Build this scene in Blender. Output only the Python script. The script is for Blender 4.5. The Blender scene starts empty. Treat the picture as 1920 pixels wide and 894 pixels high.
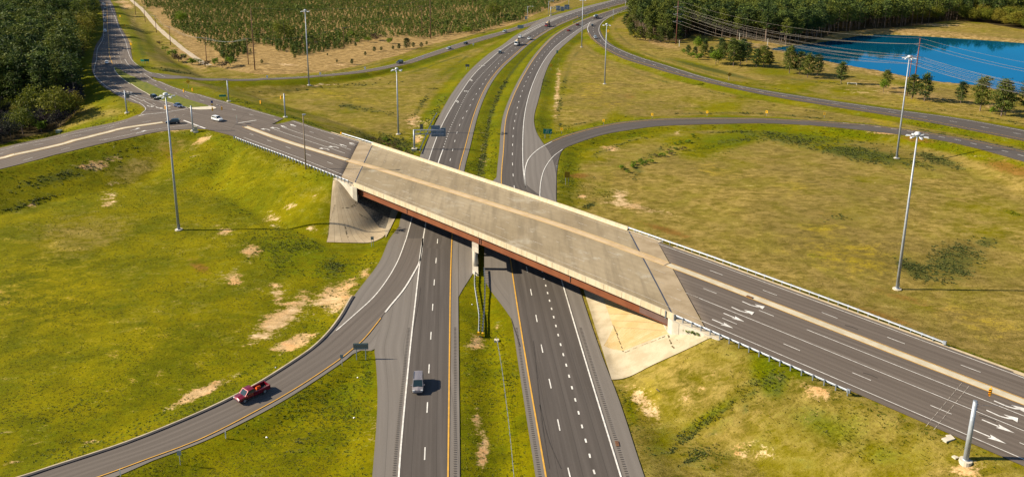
import bpy, math, random
import numpy as np
from mathutils import Vector, Matrix
from mathutils.kdtree import KDTree
rng = np.random.default_rng(7); random.seed(7)
SC = bpy.context.scene
COL = SC.collection
R = math.radians
# ------------------------------------------------------------ survey of the place
# camera solved from the photograph: 78.8 m above the motorway, 14.2 deg down
H = 78.8; F = 1530.; PX, PY = 960., 240.; TH = math.atan((240 + 146) / 1530.); ROLL = R(0.45)
CT, ST, CR, SR = math.cos(TH), math.sin(TH), math.cos(ROLL), math.sin(ROLL)
def ray(u, v):
    a = (np.asarray(u, float) - PX) / F; b = -(np.asarray(v, float) - PY) / F
    a2 = a * CR - b * SR; b2 = a * SR + b * CR
    return a2, CT + b2 * ST, -ST + b2 * CT
def un(u, v, z=0.):
    dx, dy, dz = ray(u, v); t = (z - H) / dz
    return dx * t, dy * t
def proj(x, y, z):
    f = y * CT - (z - H) * ST; b2 = (y * ST + (z - H) * CT) / f; a2 = x / f
    a = a2 * CR + b2 * SR; b = -a2 * SR + b2 * CR
    return PX + F * a, PY - F * b
# the cross road frame: s along the road (to the lower right), o across (towards the far side)
CA = R(-45.46); DS = np.array([math.cos(CA), math.sin(CA)]); DN = np.array([-DS[1], DS[0]]); P0 = np.array([-5., 200.])
ZK_S = [-400, -100, -70, -40, -20, 0, 20, 40, 60, 80, 100, 120, 140, 165, 190, 400]
ZK_Z = [8.34, 8.34, 8.86, 8.91, 8.94, 9.01, 8.96, 8.75, 8.45, 7.94, 7.36, 6.81, 6.23, 5.51, 4.79, 2.5]
def zs(s): return np.interp(s, ZK_S, ZK_Z)
def sow(s, o): return P0[0] + s * DS[0] + o * DN[0], P0[1] + s * DS[1] + o * DN[1]
def wso(x, y):
    return (x - P0[0]) * DS[0] + (y - P0[1]) * DS[1], (x - P0[0]) * DN[0] + (y - P0[1]) * DN[1]
JL = lambda o: -55.97 - 1.112 * o      # expansion joint, left end of the bridge
JR = lambda o: 47.6 - 1.153 * o        # right end
SLL = lambda o: -62.9 - 1.128 * o
SLR = lambda o: 55.3 - 1.12 * o

def pts(lst): return np.array(lst, float)
def catmull(P, step):
    P = np.asarray(P, float)
    if len(P) < 3:
        n = max(2, int(np.linalg.norm(P[1] - P[0]) / step) + 1)
        return P[0] + (P[1] - P[0]) * np.linspace(0, 1, n)[:, None]
    E = np.vstack([2 * P[0] - P[1], P, 2 * P[-1] - P[-2]]); out = []
    for i in range(1, len(E) - 2):
        p0, p1, p2, p3 = E[i - 1], E[i], E[i + 1], E[i + 2]
        a = max(np.linalg.norm(p1 - p0), 1e-3) ** .5; b = max(np.linalg.norm(p2 - p1), 1e-3) ** .5; c = max(np.linalg.norm(p3 - p2), 1e-3) ** .5
        m1 = (p2 - p1) + b * ((p1 - p0) / a - (p2 - p0) / (a + b)); m2 = (p2 - p1) + b * ((p3 - p2) / c - (p3 - p1) / (b + c))
        n = max(2, int(np.linalg.norm(p2 - p1) / step) + 1)
        t = np.linspace(0, 1, n, endpoint=False)[:, None]
        out.append((2 * t**3 - 3 * t**2 + 1) * p1 + (t**3 - 2 * t**2 + t) * m1 + (-2 * t**3 + 3 * t**2) * p2 + (t**3 - t**2) * m2)
    out.append(P[-1][None, :])
    return np.vstack(out)
def resample(P, n):
    d = np.r_[0, np.cumsum(np.linalg.norm(np.diff(P, axis=0), axis=1))]
    t = np.linspace(0, d[-1], n)
    return np.stack([np.interp(t, d, P[:, k]) for k in range(P.shape[1])], 1)
def plen(P): return float(np.linalg.norm(np.diff(P, axis=0), axis=1).sum())
def normals2(P):
    T = np.gradient(P, axis=0); T /= np.maximum(np.linalg.norm(T, axis=1), 1e-9)[:, None]
    return T, np.stack([T[:, 1], -T[:, 0]], 1)        # tangent, right-hand normal
def offset(P, d):
    T, Nn = normals2(P); return P + Nn * d

# ------------------------------------------------------------ terrain
def axis_pts():
    ys = [40.]
    while ys[-1] < 1500: ys.append(ys[-1] + max(1.0, .0062 * ys[-1]))
    while ys[-1] < 9000: ys.append(ys[-1] * 1.12)
    ys = [-3000., -1000., -300., -100., -40., 0., 20.] + ys
    xs = [0.]
    while xs[-1] < 170: xs.append(xs[-1] + 1.35)
    while xs[-1] < 700: xs.append(xs[-1] + max(1.35, .011 * (xs[-1] - 60)))
    while xs[-1] < 7000: xs.append(xs[-1] * 1.15)
    xs = sorted(set([-x for x in xs] + xs))
    return np.array(xs), np.array(ys)
GX, GY = axis_pts(); NX, NY = len(GX), len(GY)
XX, YY = np.meshgrid(GX, GY)        # [j,i]

def smooth(x, a, b):
    t = np.clip((x - a) / (b - a), 0, 1); return t * t * (3 - 2 * t)
def seg_dist(px, py, A, B):
    d = B - A; L2 = (d ** 2).sum() + 1e-9
    t = np.clip(((px - A[0]) * d[0] + (py - A[1]) * d[1]) / L2, 0, 1)
    return np.hypot(px - A[0] - t * d[0], py - A[1] - t * d[1]), t
def corridor(z, P, half, slope):
    """P rows x,y,z ; embankment of given half width"""
    for A, B, ha, hb in zip(P[:-1], P[1:], half[:-1], half[1:]):
        d, t = seg_dist(XX, YY, A[:2], B[:2])
        zr = A[2] + (B[2] - A[2]) * t; hw = ha + (hb - ha) * t
        z = np.maximum(z, zr - slope * np.maximum(0, d - hw))
    return z
def pxz(L):
    return np.array([(*un(u, v, z), z) for u, v, z in L])
Z = np.zeros_like(XX)
# cross road, right part and left part, open under the bridge
S_, O_ = wso(XX, YY)
def poly_dist(S, O, corners):
    """distance outside a convex polygon (0 inside)"""
    n = len(corners); inside = np.ones(S.shape, bool); dm = np.full(S.shape, 1e9)
    for i in range(n):
        a = np.array(corners[i]); b = np.array(corners[(i + 1) % n])
        cr = (b[0] - a[0]) * (O - a[1]) - (b[1] - a[1]) * (S - a[0])
        inside &= cr >= 0
        d, _ = seg_dist(S, O, a, b); dm = np.minimum(dm, d)
    return np.where(inside, 0, dm)
BACK = 7.4
cr_R = [(JR(-20.6) + BACK, -20.6), (420, -20.6), (420, 10.2), (JR(10.2) + BACK, 10.2)]
cr_L = [(-112, -20.6), (JL(-20.6) - BACK, -20.6), (JL(10.2) - BACK, 10.2), (-112, 10.2)]
for crn, sl in ((cr_R, .52), (cr_L, .55)):
    d = poly_dist(S_, O_, crn)
    Z = np.maximum(Z, zs(np.clip(S_, -112, 420)) - sl * d)
W = pxz([(478, 236, 8.36), (420, 218, 8.34), (350, 196, 8.2), (290, 168, 7.3), (243, 138, 6.0), (213, 105, 4.8), (208, 75, 3.6), (205, 50, 2.6), (203, 25, 1.8), (198, 5, 1.2), (190, -15, .6)])
Z = corridor(Z, W, [16, 18, 20, 19, 18, 16, 15, 13, 11, 10, 10], .3)
W4 = pxz([(380, 228, 8.3), (300, 231, 8.1), (200, 250, 7.6), (100, 275, 6.9), (0, 299, 6.3), (-120, 330, 5.6)])
Z = corridor(Z, W4, [14, 14, 12.5, 12, 12, 12], .3)
W6 = pxz([(283, 142, 7.1), (330, 146, 6.2), (400, 149.5, 4.9), (480, 150.5, 3.4), (580, 144.5, 2.0), (680, 134, .9), (750, 121, .3)])
Z = corridor(Z, W6, [6, 5.5, 5.5, 5.5, 5.5, 5.5, 5.5], .22)
W7 = pxz([(1336, 229, .05), (1440, 229, .5), (1540, 233, 1.1), (1640, 242, 1.6), (1740, 255, 2.1), (1816, 268, 2.5), (1920, 294, 3.1), (2100, 345, 4)])
Z = corridor(Z, W7, [6] * 8, .2)
Z0 = Z.copy()

def T_at(x, y, G=None):
    G = Z if G is None else G
    x = np.asarray(x, float); y = np.asarray(y, float)
    i = np.clip(np.searchsorted(GX, x) - 1, 0, NX - 2); j = np.clip(np.searchsorted(GY, y) - 1, 0, NY - 2)
    a = (x - GX[i]) / (GX[i + 1] - GX[i]); b = (y - GY[j]) / (GY[j + 1] - GY[j])
    z00, z10, z01, z11 = G[j, i], G[j, i + 1], G[j + 1, i], G[j + 1, i + 1]
    return np.where(a >= b, z00 + (z10 - z00) * a + (z11 - z10) * b, z00 + (z11 - z01) * a + (z01 - z00) * b)
def hit(u, v):
    """where the sight line through pixel u,v meets the terrain"""
    z = np.zeros(np.shape(u)) + 2.
    for _ in range(40):
        x, y = un(u, v, z); z = z + .45 * (T_at(x, y) - z)
    return x, y
def H2(L):
    L = pts(L); x, y = hit(L[:, 0], L[:, 1]); return np.stack([x, y], 1)
def drape(P, dz): return np.column_stack([P, T_at(P[:, 0], P[:, 1]) + dz])

# ------------------------------------------------------------ pavement outlines (traced, then laid on the ground)
YL = catmull(pts([un(u, v) for u, v in [(838, 990), (840, 894), (842.7, 670), (844.7, 523), (847.4, 448), (852, 385), (861, 318), (873.5, 271.6), (886, 224), (896, 195.5), (908.6, 168), (921, 148), (938.6, 126.6), (960, 107), (995, 77.7), (1042.7, 48.9), (1100.4, 26.3), (1173, 5.5), (1225, -7)]]), 2.)
YR = catmull(pts([un(u, v) for u, v in [(1040, 990), (1023.4, 894), (985, 670), (961, 515.7), (947.5, 410), (940, 343), (941, 315), (943.7, 286.7), (948.7, 224), (961, 185.5), (975, 155.4), (987.6, 132.8), (1002.6, 109), (1020, 87.7), (1037.7, 70), (1057.7, 56.4), (1085.3, 42.6), (1115.4, 30.6), (1173, 12.5), (1235, -4)]]), 2.)
def E2(L): return catmull(H2(L), 3.)
roads = {}
roads['motorway_southbound'] = (E2([(688, 990), (698, 894), (708, 745), (704, 672), (702, 656), (716, 600), (730, 520), (738, 470), (745, 440), (752, 405), (768, 350), (787.6, 292.8), (797, 271.6), (815, 234.7), (833, 200), (851, 170.4), (881, 132.8), (918.6, 100), (940, 86.5), (963, 69.3), (978, 60.3), (987.8, 55.2), (1000, 46), (1012, 38.2), (1031, 31.5), (1060, 24), (1090, 15), (1120.4, 7), (1150.6, 0), (1195, -10)]), offset(YL, 1.75))
roads['motorway_northbound'] = (offset(YR, -1.5), E2([(1243, 990), (1208, 894), (1160.5, 750), (1130.4, 672), (1086.6, 542), (1060, 450), (1043, 376), (1042, 324), (1032, 290), (1014, 262.8), (1006, 249), (1001, 224), (1010, 185.5), (1020, 145), (1032.7, 115), (1047.7, 95), (1072.8, 72.7), (1090, 59), (1106, 50), (1122, 41), (1140, 33), (1162, 23), (1200, 9), (1245, -6)]))
roads['exit_ramp'] = (E2([(762, 395), (748, 425), (730.6, 448), (710.6, 493), (680.5, 533), (663, 556.5), (640, 596), (615, 628), (585, 656), (562.7, 671.5), (487.5, 719.5), (441, 744.5), (376, 775.5), (240.6, 831), (95, 879), (50, 894), (-60, 926)]), E2([(800, 405), (798, 450), (790, 500), (776, 545), (745, 600), (720, 640), (698, 658), (680.5, 656.5), (665, 661), (655, 670), (605, 705), (542.6, 745), (480, 780), (376, 830.4), (288, 863), (218, 894), (90, 937)]))
roads['slip_road'] = (E2([(240, 112), (250.6, 117.8), (262, 127), (275.7, 134), (300, 140), (325.8, 143.3), (376, 147), (430, 148.6), (480, 148.2), (580, 143), (680.5, 131.8), (740.7, 120.3), (805.8, 99.5), (881, 75.2), (940, 59.5), (980, 47), (1010, 38), (1031, 31)]), E2([(258, 131), (268, 137.5), (283, 144.2), (325.8, 148.3), (376, 151.4), (430, 152.4), (480, 151.8), (580, 146.6), (680.5, 137), (755.7, 122.8), (805.8, 108), (881, 84), (940, 66.3), (973, 55.3), (992, 50), (1013, 42.5), (1034, 35)]))
roads['loop_ramp'] = (E2([(985, 356), (983.5, 319), (992, 296.7), (1009.5, 278.5), (1034, 264), (1060, 254), (1110, 240), (1160.5, 230), (1235.7, 223.3), (1336, 221.3), (1440, 222.5), (1540, 227.5), (1640.5, 235), (1740.8, 248.5), (1816, 261), (1920, 283), (2010, 306)]), E2([(1043, 378), (1043.5, 350), (1044, 324), (1050, 291), (1058, 279), (1080, 269.5), (1135.4, 252), (1185.6, 243.5), (1235.7, 237), (1336, 233.3), (1440, 232), (1540, 237), (1640.5, 247.5), (1740.8, 260), (1816, 275), (1920, 304), (2010, 331)]))
roads['outer_ramp'] = (E2([(1140, 24), (1118, 36), (1102.5, 48), (1100.3, 56), (1106, 68.5), (1116.4, 79.6), (1130.5, 89.6), (1145.5, 99.2), (1173, 112), (1210.6, 123.7), (1260.8, 138.8), (1336, 157.7), (1440, 180), (1565, 201), (1723, 226.5), (1920, 265), (2010, 284)]), E2([(1172, 19), (1150.6, 28), (1137.5, 36), (1128.5, 43), (1125, 52), (1126.4, 60), (1135.5, 74.5), (1156.7, 89.6), (1198, 107), (1248, 122.5), (1311, 142), (1373.5, 158), (1440, 170.5), (1565, 189.8), (1690, 207.3), (1791, 221), (1920, 244), (2010, 262)]))
def so_line(o, s0, s1, n=60): return np.array([sow(s, o) for s in np.linspace(s0, s1, n)])
roads['cross_road_east'] = (so_line(-17.7, SLR(-17.7) - 1, 400), so_line(8.6, SLR(8.6) - 1, 400))
roads['cross_road_west'] = (so_line(-17.7, -114, SLL(-17.7) + 1), so_line(8.6, -114, SLL(8.6) + 1))
roads['junction_road'] = (E2([(452, 260.5), (401, 246), (386, 242.3), (330, 232), (290, 221), (263, 213.5), (272, 208), (265.7, 199), (243, 190.5), (213, 175.4), (190.5, 160.4), (176, 142), (172, 128), (174, 108), (180, 85), (190, 70), (194, 50), (193, 37.6), (189, 12.5), (183, 4), (170, -12)]),
                          E2([(532, 223), (480, 207.7), (426, 192.2), (376, 178), (325.8, 164), (283, 145), (262, 129), (250.6, 118), (247, 105), (243, 82.7), (233, 62.7), (223, 45), (218, 27.6), (213, 12.5), (209, 5), (200, -12)]))
roads['side_road'] = (E2([(300, 214), (263, 214), (238, 224), (175.4, 239), (125, 250.3), (75, 261.6), (0, 278), (-100, 301)]), E2([(430, 254), (401, 246.6), (386, 243), (338, 243.7), (288, 249.3), (225.6, 262.8), (163, 276.6), (100, 291.7), (50, 305.5), (0, 318), (-100, 346)]))
def world_quad(a, b): return (np.array(a, float), np.array(b, float))
roads['pier_shoulder_west'] = world_quad([(x + 1.5, y) for x, y in zip(np.interp(np.linspace(152, 262, 24), YL[:, 1], YL[:, 0]), np.linspace(152, 262, 24))], [(max(-8.45 - .035 * (y - 176), np.interp(y, YL[:, 1], YL[:, 0]) + 1.55) if 176 < y < 236 else max(np.interp(y, YL[:, 1], YL[:, 0]) + 1.6, -8.45 - (176 - y) * .22 if y < 176 else -11 - (y - 236) * .5), y) for y in np.linspace(152, 262, 24)])
roads['pier_shoulder_east'] = world_quad([(min(-6.0 - .035 * (y - 170), np.interp(y, YR[:, 1], YR[:, 0]) - 1.3) if 170 < y < 236 else min(np.interp(y, YR[:, 1], YR[:, 0]) - 1.45, -6.0 + (170 - y) * .36 if y < 170 else -8.3 + (y - 236) * .3), y) for y in np.linspace(152, 262, 24)], [(x - 1.35, y) for x, y in zip(np.interp(np.linspace(152, 262, 24), YR[:, 1], YR[:, 0]), np.linspace(152, 262, 24))])

def in_poly(x, y, poly):
    ins = np.zeros(np.shape(x), bool); n = len(poly)
    x0, y0 = poly.min(0); x1, y1 = poly.max(0)
    m = (x >= x0) & (x <= x1) & (y >= y0) & (y <= y1)
    if not m.any(): return ins
    xm, ym = x[m], y[m]; r = np.zeros(xm.shape, bool)
    for i in range(n):
        xa, ya = poly[i]; xb, yb = poly[(i + 1) % n]
        c = ((ya > ym) != (yb > ym))
        if ya != yb: r ^= c & (xm < (xb - xa) * (ym - ya) / (yb - ya) + xa)
    ins[m] = r; return ins
ROADPOLY = [np.vstack([resample(a, 70), resample(b, 70)[::-1]]) for a, b in roads.values()]
ROADPOLY.append(np.array([sow(JL(-19) - 8, -19), sow(JR(-19) + 8, -19), sow(JR(9) + 8, 9), sow(JL(9) - 8, 9)]))
edge = []
for a, b in roads.values():
    for P in (a, b): edge.append(resample(P, max(4, int(plen(P) / 2.5))))
edge = np.vstack(edge)
kd = KDTree(len(edge))
for k, p in enumerate(edge): kd.insert((p[0], p[1], 0), k)
kd.balance()
def road_dist(x, y):
    x = np.ravel(x); y = np.ravel(y)
    ins = np.zeros(x.shape, bool)
    for P in ROADPOLY[:-1]: ins |= in_poly(x, y, P)
    d = np.zeros(x.shape)
    for k in np.nonzero(~ins)[0]: d[k] = kd.find((x[k], y[k], 0))[2]
    return d
near = (np.abs(XX) < 900) & (YY > 60) & (YY < 1500)
DR = np.full(XX.shape, 60.); DR[near] = road_dist(XX[near], YY[near])
def vnoise(x, y, sc, seed):
    """smooth value noise"""
    r = np.random.default_rng(seed).random((257, 257)); x = x / sc + 1000; y = y / sc + 1000
    i = np.floor(x).astype(int); j = np.floor(y).astype(int); a = x - i; b = y - j
    a = a * a * (3 - 2 * a); b = b * b * (3 - 2 * b); g = lambda p, q: r[p % 257, q % 257]
    return (g(i, j) * (1 - a) + g(i + 1, j) * a) * (1 - b) + (g(i, j + 1) * (1 - a) + g(i + 1, j + 1) * a) * b - .5
away = smooth(DR, .8, 7)
nofill = 1 - smooth(Z0, .3, 2.5)
Z = Z0 - (.75 * smooth(DR, .6, 6)) * (.35 + .65 * nofill)
Z += away * smooth(DR, 3, 25) * (vnoise(XX, YY, 46, 1) * 1.5 * nofill + vnoise(XX, YY, 17, 2) * .55 + vnoise(XX, YY, 6, 3) * .22)
# lake basin
LAKE = pts([un(u, v, -2.) for u, v in [(1443, 93), (1475, 97), (1545, 114), (1590, 123), (1653, 134), (1703, 144), (1766, 154), (1816, 158.4), (1866, 167), (1920, 177), (1990, 190), (2120, 205), (2160, 110), (2000, 88), (1920, 81.5), (1816, 74), (1716, 67.7), (1655, 65.5), (1615, 67.5), (1553, 77.5), (1490, 86), (1460, 89)]])
LK = catmull(np.vstack([LAKE, LAKE[:1]]), 8.)[:-1]
lm = (XX > 60) & (XX < 900) & (YY > 250) & (YY < 1000)
kl = KDTree(len(LK) * 1)
for k, p in enumerate(LK): kl.insert((p[0], p[1], 0), k)
kl.balance()
dl = np.array([kl.find((a, b, 0))[2] for a, b in zip(XX[lm], YY[lm])])
insl = in_poly(XX[lm], YY[lm], LK)
sd = np.where(insl, -dl, dl)
Zl = Z[lm]; bank = np.where(sd < 0, -2.1 + np.maximum(sd, -14) * .12, -2.1 + np.minimum(2.1, sd * .16))
Z[lm] = np.where(sd < 14, np.minimum(Zl, bank + 0 * Zl) * (1 - smooth(sd, 9, 14)) + Zl * smooth(sd, 9, 14), Zl)
LAKE_Z = -2.0
def DRq(x, y):
    i = np.clip(np.searchsorted(GX, x), 0, NX - 1); j = np.clip(np.searchsorted(GY, y), 0, NY - 1); return DR[j, i]

# ------------------------------------------------------------ objects
def tag(o, label=None, cat=None, group=None, kind=None):
    if label: o['label'] = label
    if cat: o['category'] = cat
    if group: o['group'] = group
    if kind: o['kind'] = kind
    return o
def mk(name, V, Fc, mat=None, parent=None, smooth_=False, uv=None, attrs=None, mats=None, midx=None):
    me = bpy.data.meshes.new(name)
    V = np.asarray(V, np.float32)
    if isinstance(Fc, np.ndarray):
        n, k = Fc.shape
        me.vertices.add(len(V)); me.vertices.foreach_set('co', V.ravel())
        me.loops.add(n * k); me.loops.foreach_set('vertex_index', Fc.astype(np.int32).ravel())
        me.polygons.add(n); me.polygons.foreach_set('loop_start', np.arange(0, n * k, k, dtype=np.int32))
        me.update(calc_edges=True)
    else:
        me.from_pydata([tuple(map(float, v)) for v in V], [], [tuple(int(q) for q in f) for f in Fc]); me.update()
    if smooth_: me.polygons.foreach_set('use_smooth', np.ones(len(me.polygons), bool))
    for m in (mats or ([mat] if mat else [])): me.materials.append(m)
    if midx is not None: me.polygons.foreach_set('material_index', np.asarray(midx, np.int32))
    if uv is not None:
        l = me.uv_layers.new(name='UVMap'); vi = np.empty(len(me.loops), np.int32); me.loops.foreach_get('vertex_index', vi)
        l.data.foreach_set('uv', np.asarray(uv, np.float32)[vi].ravel())
    for k, a in (attrs or {}).items():
        at = me.attributes.new(k, 'FLOAT', 'POINT'); at.data.foreach_set('value', np.asarray(a, np.float32))
    o = bpy.data.objects.new(name, me); COL.objects.link(o)
    if parent: o.parent = parent
    return o
def empty(name, loc=(0, 0, 0), rz=0., label=None, cat=None, group=None):
    o = bpy.data.objects.new(name, None); COL.objects.link(o); o.empty_display_size = .2
    o.location = [float(q) for q in loc]; o.rotation_euler = (0, 0, rz); tag(o, label, cat, group); return o
def copy_tree(o, parent=None):
    c = o.copy(); COL.objects.link(c); c.parent = parent
    for ch in list(o.children): copy_tree(ch, c)
    return c
class MB:
    """collects boxes, tubes and faces into one mesh"""
    def __init__(s): s.v = []; s.f = []
    def add(s, V, Fc):
        n = len(s.v); s.v += [tuple(map(float, p)) for p in V]; s.f += [tuple(i + n for i in f) for f in Fc]; return s
    def box(s, c, d, rz=0., bev=0.):
        x, y, z = [q / 2 for q in d]; P = []
        for k in (-1, 1):
            for sx, sy in ((-1, -1), (1, -1), (1, 1), (-1, 1)):
                a, b = sx * x, sy * y; P.append((c[0] + a * math.cos(rz) - b * math.sin(rz), c[1] + a * math.sin(rz) + b * math.cos(rz), c[2] + k * z))
        return s.add(P, [(3, 2, 1, 0), (4, 5, 6, 7), (0, 1, 5, 4), (1, 2, 6, 5), (2, 3, 7, 6), (3, 0, 4, 7)])
    def tube(s, A, B, ra, rb=None, n=8, cap=True):
        rb = ra if rb is None else rb; A = np.array(A, float); B = np.array(B, float); d = B - A; d /= np.linalg.norm(d) + 1e-12
        u = np.cross(d, (0, 0, 1.)); u = np.array([1., 0, 0]) if np.linalg.norm(u) < 1e-4 else u / np.linalg.norm(u); w = np.cross(d, u)
        P = [A + ra * (math.cos(t) * u + math.sin(t) * w) for t in np.linspace(0, 2 * math.pi, n, endpoint=False)] + [B + rb * (math.cos(t) * u + math.sin(t) * w) for t in np.linspace(0, 2 * math.pi, n, endpoint=False)]
        fs = [(i, (i + 1) % n, n + (i + 1) % n, n + i) for i in range(n)]
        if cap: fs += [tuple(range(n))[::-1], tuple(range(n, 2 * n))]
        return s.add(P, fs)
    def path(s, P, r, n=5):
        for a, b in zip(P[:-1], P[1:]): s.tube(a, b, r, r, n, False)
        return s
    def prism(s, poly, y0, y1, axis='y'):
        """poly in x,z extruded along y"""
        n = len(poly); P = [(p[0], y0, p[1]) for p in poly] + [(p[0], y1, p[1]) for p in poly]
        return s.add(P, [tuple(range(n)), tuple(range(n, 2 * n))[::-1]] + [(i, n + i, n + (i + 1) % n, (i + 1) % n) for i in range(n)])
    def build(s, name, mat, parent=None, smooth_=False): return mk(name, s.v, s.f, mat, parent, smooth_)

# ------------------------------------------------------------ materials
def mat(name, rgb=(.5, .5, .5), rough=.7, metal=0., spec=.3):
    m = bpy.data.materials.new(name); m.use_nodes = True; b = m.node_tree.nodes['Principled BSDF']
    b.inputs['Base Color'].default_value = (*rgb, 1); b.inputs['Roughness'].default_value = rough
    b.inputs['Metallic'].default_value = metal; b.inputs['Specular IOR Level'].default_value = spec
    return m
class NT:
    def __init__(s, m): s.m = m; s.t = m.node_tree; s.b = s.t.nodes['Principled BSDF']
    def n(s, ty, **kw):
        x = s.t.nodes.new(ty)
        for k, v in kw.items(): setattr(x, k, v)
        return x
    def l(s, a, b): s.t.links.new(a, b)
    def val(s, i, v):
        if hasattr(v, 'is_output'): s.l(v, i)
        else: i.default_value = v
    def math(s, op, a, b=0., c=0., clamp=False):
        x = s.n('ShaderNodeMath', operation=op, use_clamp=clamp)
        for i, v in enumerate((a, b, c)): s.val(x.inputs[i], v)
        return x.outputs[0]
    def noise(s, scale, detail=3, rough=.55, vec=None, dist=0.):
        x = s.n('ShaderNodeTexNoise'); x.inputs['Scale'].default_value = scale; x.inputs['Detail'].default_value = detail; x.inputs['Roughness'].default_value = rough; x.inputs['Distortion'].default_value = dist
        if vec is not None: s.l(vec, x.inputs['Vector'])
        return x.outputs['Fac']
    def pos(s, sx=1, sy=1, sz=1, rz=0):
        g = s.n('ShaderNodeNewGeometry'); m = s.n('ShaderNodeMapping'); m.inputs['Scale'].default_value = (sx, sy, sz); m.inputs['Rotation'].default_value = (0, 0, rz)
        s.l(g.outputs['Position'], m.inputs['Vector']); return m.outputs[0]
    def ramp(s, f, a, b):
        x = s.n('ShaderNodeMapRange', interpolation_type='SMOOTHSTEP'); s.val(x.inputs[0], f); x.inputs[1].default_value = a; x.inputs[2].default_value = b; return x.outputs[0]
    def mix(s, f, a, b):
        x = s.n('ShaderNodeMix', data_type='RGBA'); s.val(x.inputs[0], f)
        for i, v in ((6, a), (7, b)):
            if hasattr(v, 'is_output'): s.l(v, x.inputs[i])
            else: x.inputs[i].default_value = (*v, 1)
        return x.outputs[2]
    def attr(s, name): return s.n('ShaderNodeAttribute', attribute_name=name).outputs['Fac']
    def color(s, c): s.l(c, s.b.inputs['Base Color'])
    def bump(s, h, strength=.5, dist=.1):
        x = s.n('ShaderNodeBump'); x.inputs['Strength'].default_value = strength; x.inputs['Distance'].default_value = dist; s.l(h, x.inputs['Height']); s.l(x.outputs[0], s.b.inputs['Normal'])
def noisy(name, a, b, scale, rough=.8, metal=0., spec=.25, detail=4, lo=.35, hi=.65, bump=0.):
    m = mat(name, a, rough, metal, spec); t = NT(m); f = t.noise(scale, detail, .6, t.pos()); t.color(t.mix(t.ramp(f, lo, hi), a, b))
    if bump: t.bump(f, bump, .05)
    return m
# ------------------------------------------------------------ terrain mesh with painted cover
U_, V_ = proj(XX, np.maximum(YY, 30), Z)
vis = (YY > 60)
def blob(u, v, rx, ry, ang=0., s=1.):
    a = R(ang); du = U_ - u; dv = V_ - v
    p = (du * math.cos(a) + dv * math.sin(a)) / rx; q = (-du * math.sin(a) + dv * math.cos(a)) / ry
    return np.where(vis, s * np.exp(-(p * p + q * q) * .9), 0)
def field(L):
    z = np.zeros_like(XX)
    for b in L: z = np.maximum(z, blob(*b))
    return z
soil = field([(178, 312, 26, 9, 0, 1), (200, 302, 40, 6, -12, .6), (470, 470, 20, 13, 0, 1), (525, 598, 58, 19, -38, 1.1), (560, 570, 30, 8, -35, .9), (492, 628, 26, 8, -10, .95), (553, 641, 40, 12, -22, 1.05), (625, 560, 38, 26, -28, 1), (652, 534, 22, 10, -40, .8), (683, 512, 12, 10, -40, .7), (420, 435, 12, 8, 0, .95), (510, 408, 20, 10, 0, .8), (543, 387, 14, 7, 0, .85), (590, 366, 10, 4, 0, .7), (378, 734, 52, 8, -24, 1.05), (438, 520, 18, 14, 30, .75), (520, 550, 12, 22, -10, .8), (585, 428, 16, 6, 0, .8),
 (60, 385, 9, 5, 0, .8), (210, 345, 14, 6, 0, .7), (903, 850, 11, 46, 8, .95), (893, 642, 13, 12, 0, 1), (895, 790, 10, 30, 5, .7), (935, 613, 9, 6, 0, .8), (1200, 748, 34, 15, 40, 1), (1222, 775, 24, 14, 50, .8), (1530, 733, 44, 14, 22, .85), (1500, 715, 30, 10, 22, .6), (1818, 880, 40, 16, 0, .95), (1300, 735, 50, 8, -25, .55), (1330, 700, 30, 10, -30, .5), (1400, 850, 60, 20, 0, .45), (1165, 370, 16, 12, 30, .85), (1182, 385, 55, 6, 8, .85), (1225, 396, 40, 5, 8, .7), (1092, 368, 9, 3, 0, .9), (1145, 277, 22, 6, 0, .7), (1270, 249, 8, 3, 0, .8),
 (380, 262, 20, 7, -30, .8), (360, 275, 12, 5, -40, .6), (250, 254, 70, 3, -10, .6), (310, 246, 50, 3, -3, .6), (160, 829, 14, 4, -10, .8), (20, 868, 26, 5, -10, .9), (190, 823, 12, 3, -10, .7), (1395, 575, 1, 1, 0, 0), (775, 228, 16, 16, 0, .75), (782, 262, 12, 10, 0, .85), (800, 232, 7, 7, 0, .6), (1560, 523, 16, 3, 0, .5), (1045, 170, 5, 52, 4, .75), (1655, 250, 36, 3, 6, .8), (250, 40, 3, 20, 15, .8), (240, 75, 4, 22, -18, .9), (238, 12, 14, 6, 0, .9), (228, 4, 16, 3, 0, 1), (540, 122, 22, 2, 5, .9), (640, 121, 30, 2, -4, .7), (1760, 47, 50, 3, 2, .75), (1660, 174, 30, 5, 5, .5), (600, 160, 40, 2.5, -3, .7), (1605, 172, 30, 6, 10, .45), (290, 700, 60, 8, -25, .25), (700, 800, 22, 40, 10, .35), (1770, 824, 8, 5, 0, .3), (205, 375, 22, 18, -40, .5), (905, 300, 8, 60, 4, .3)])
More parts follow.
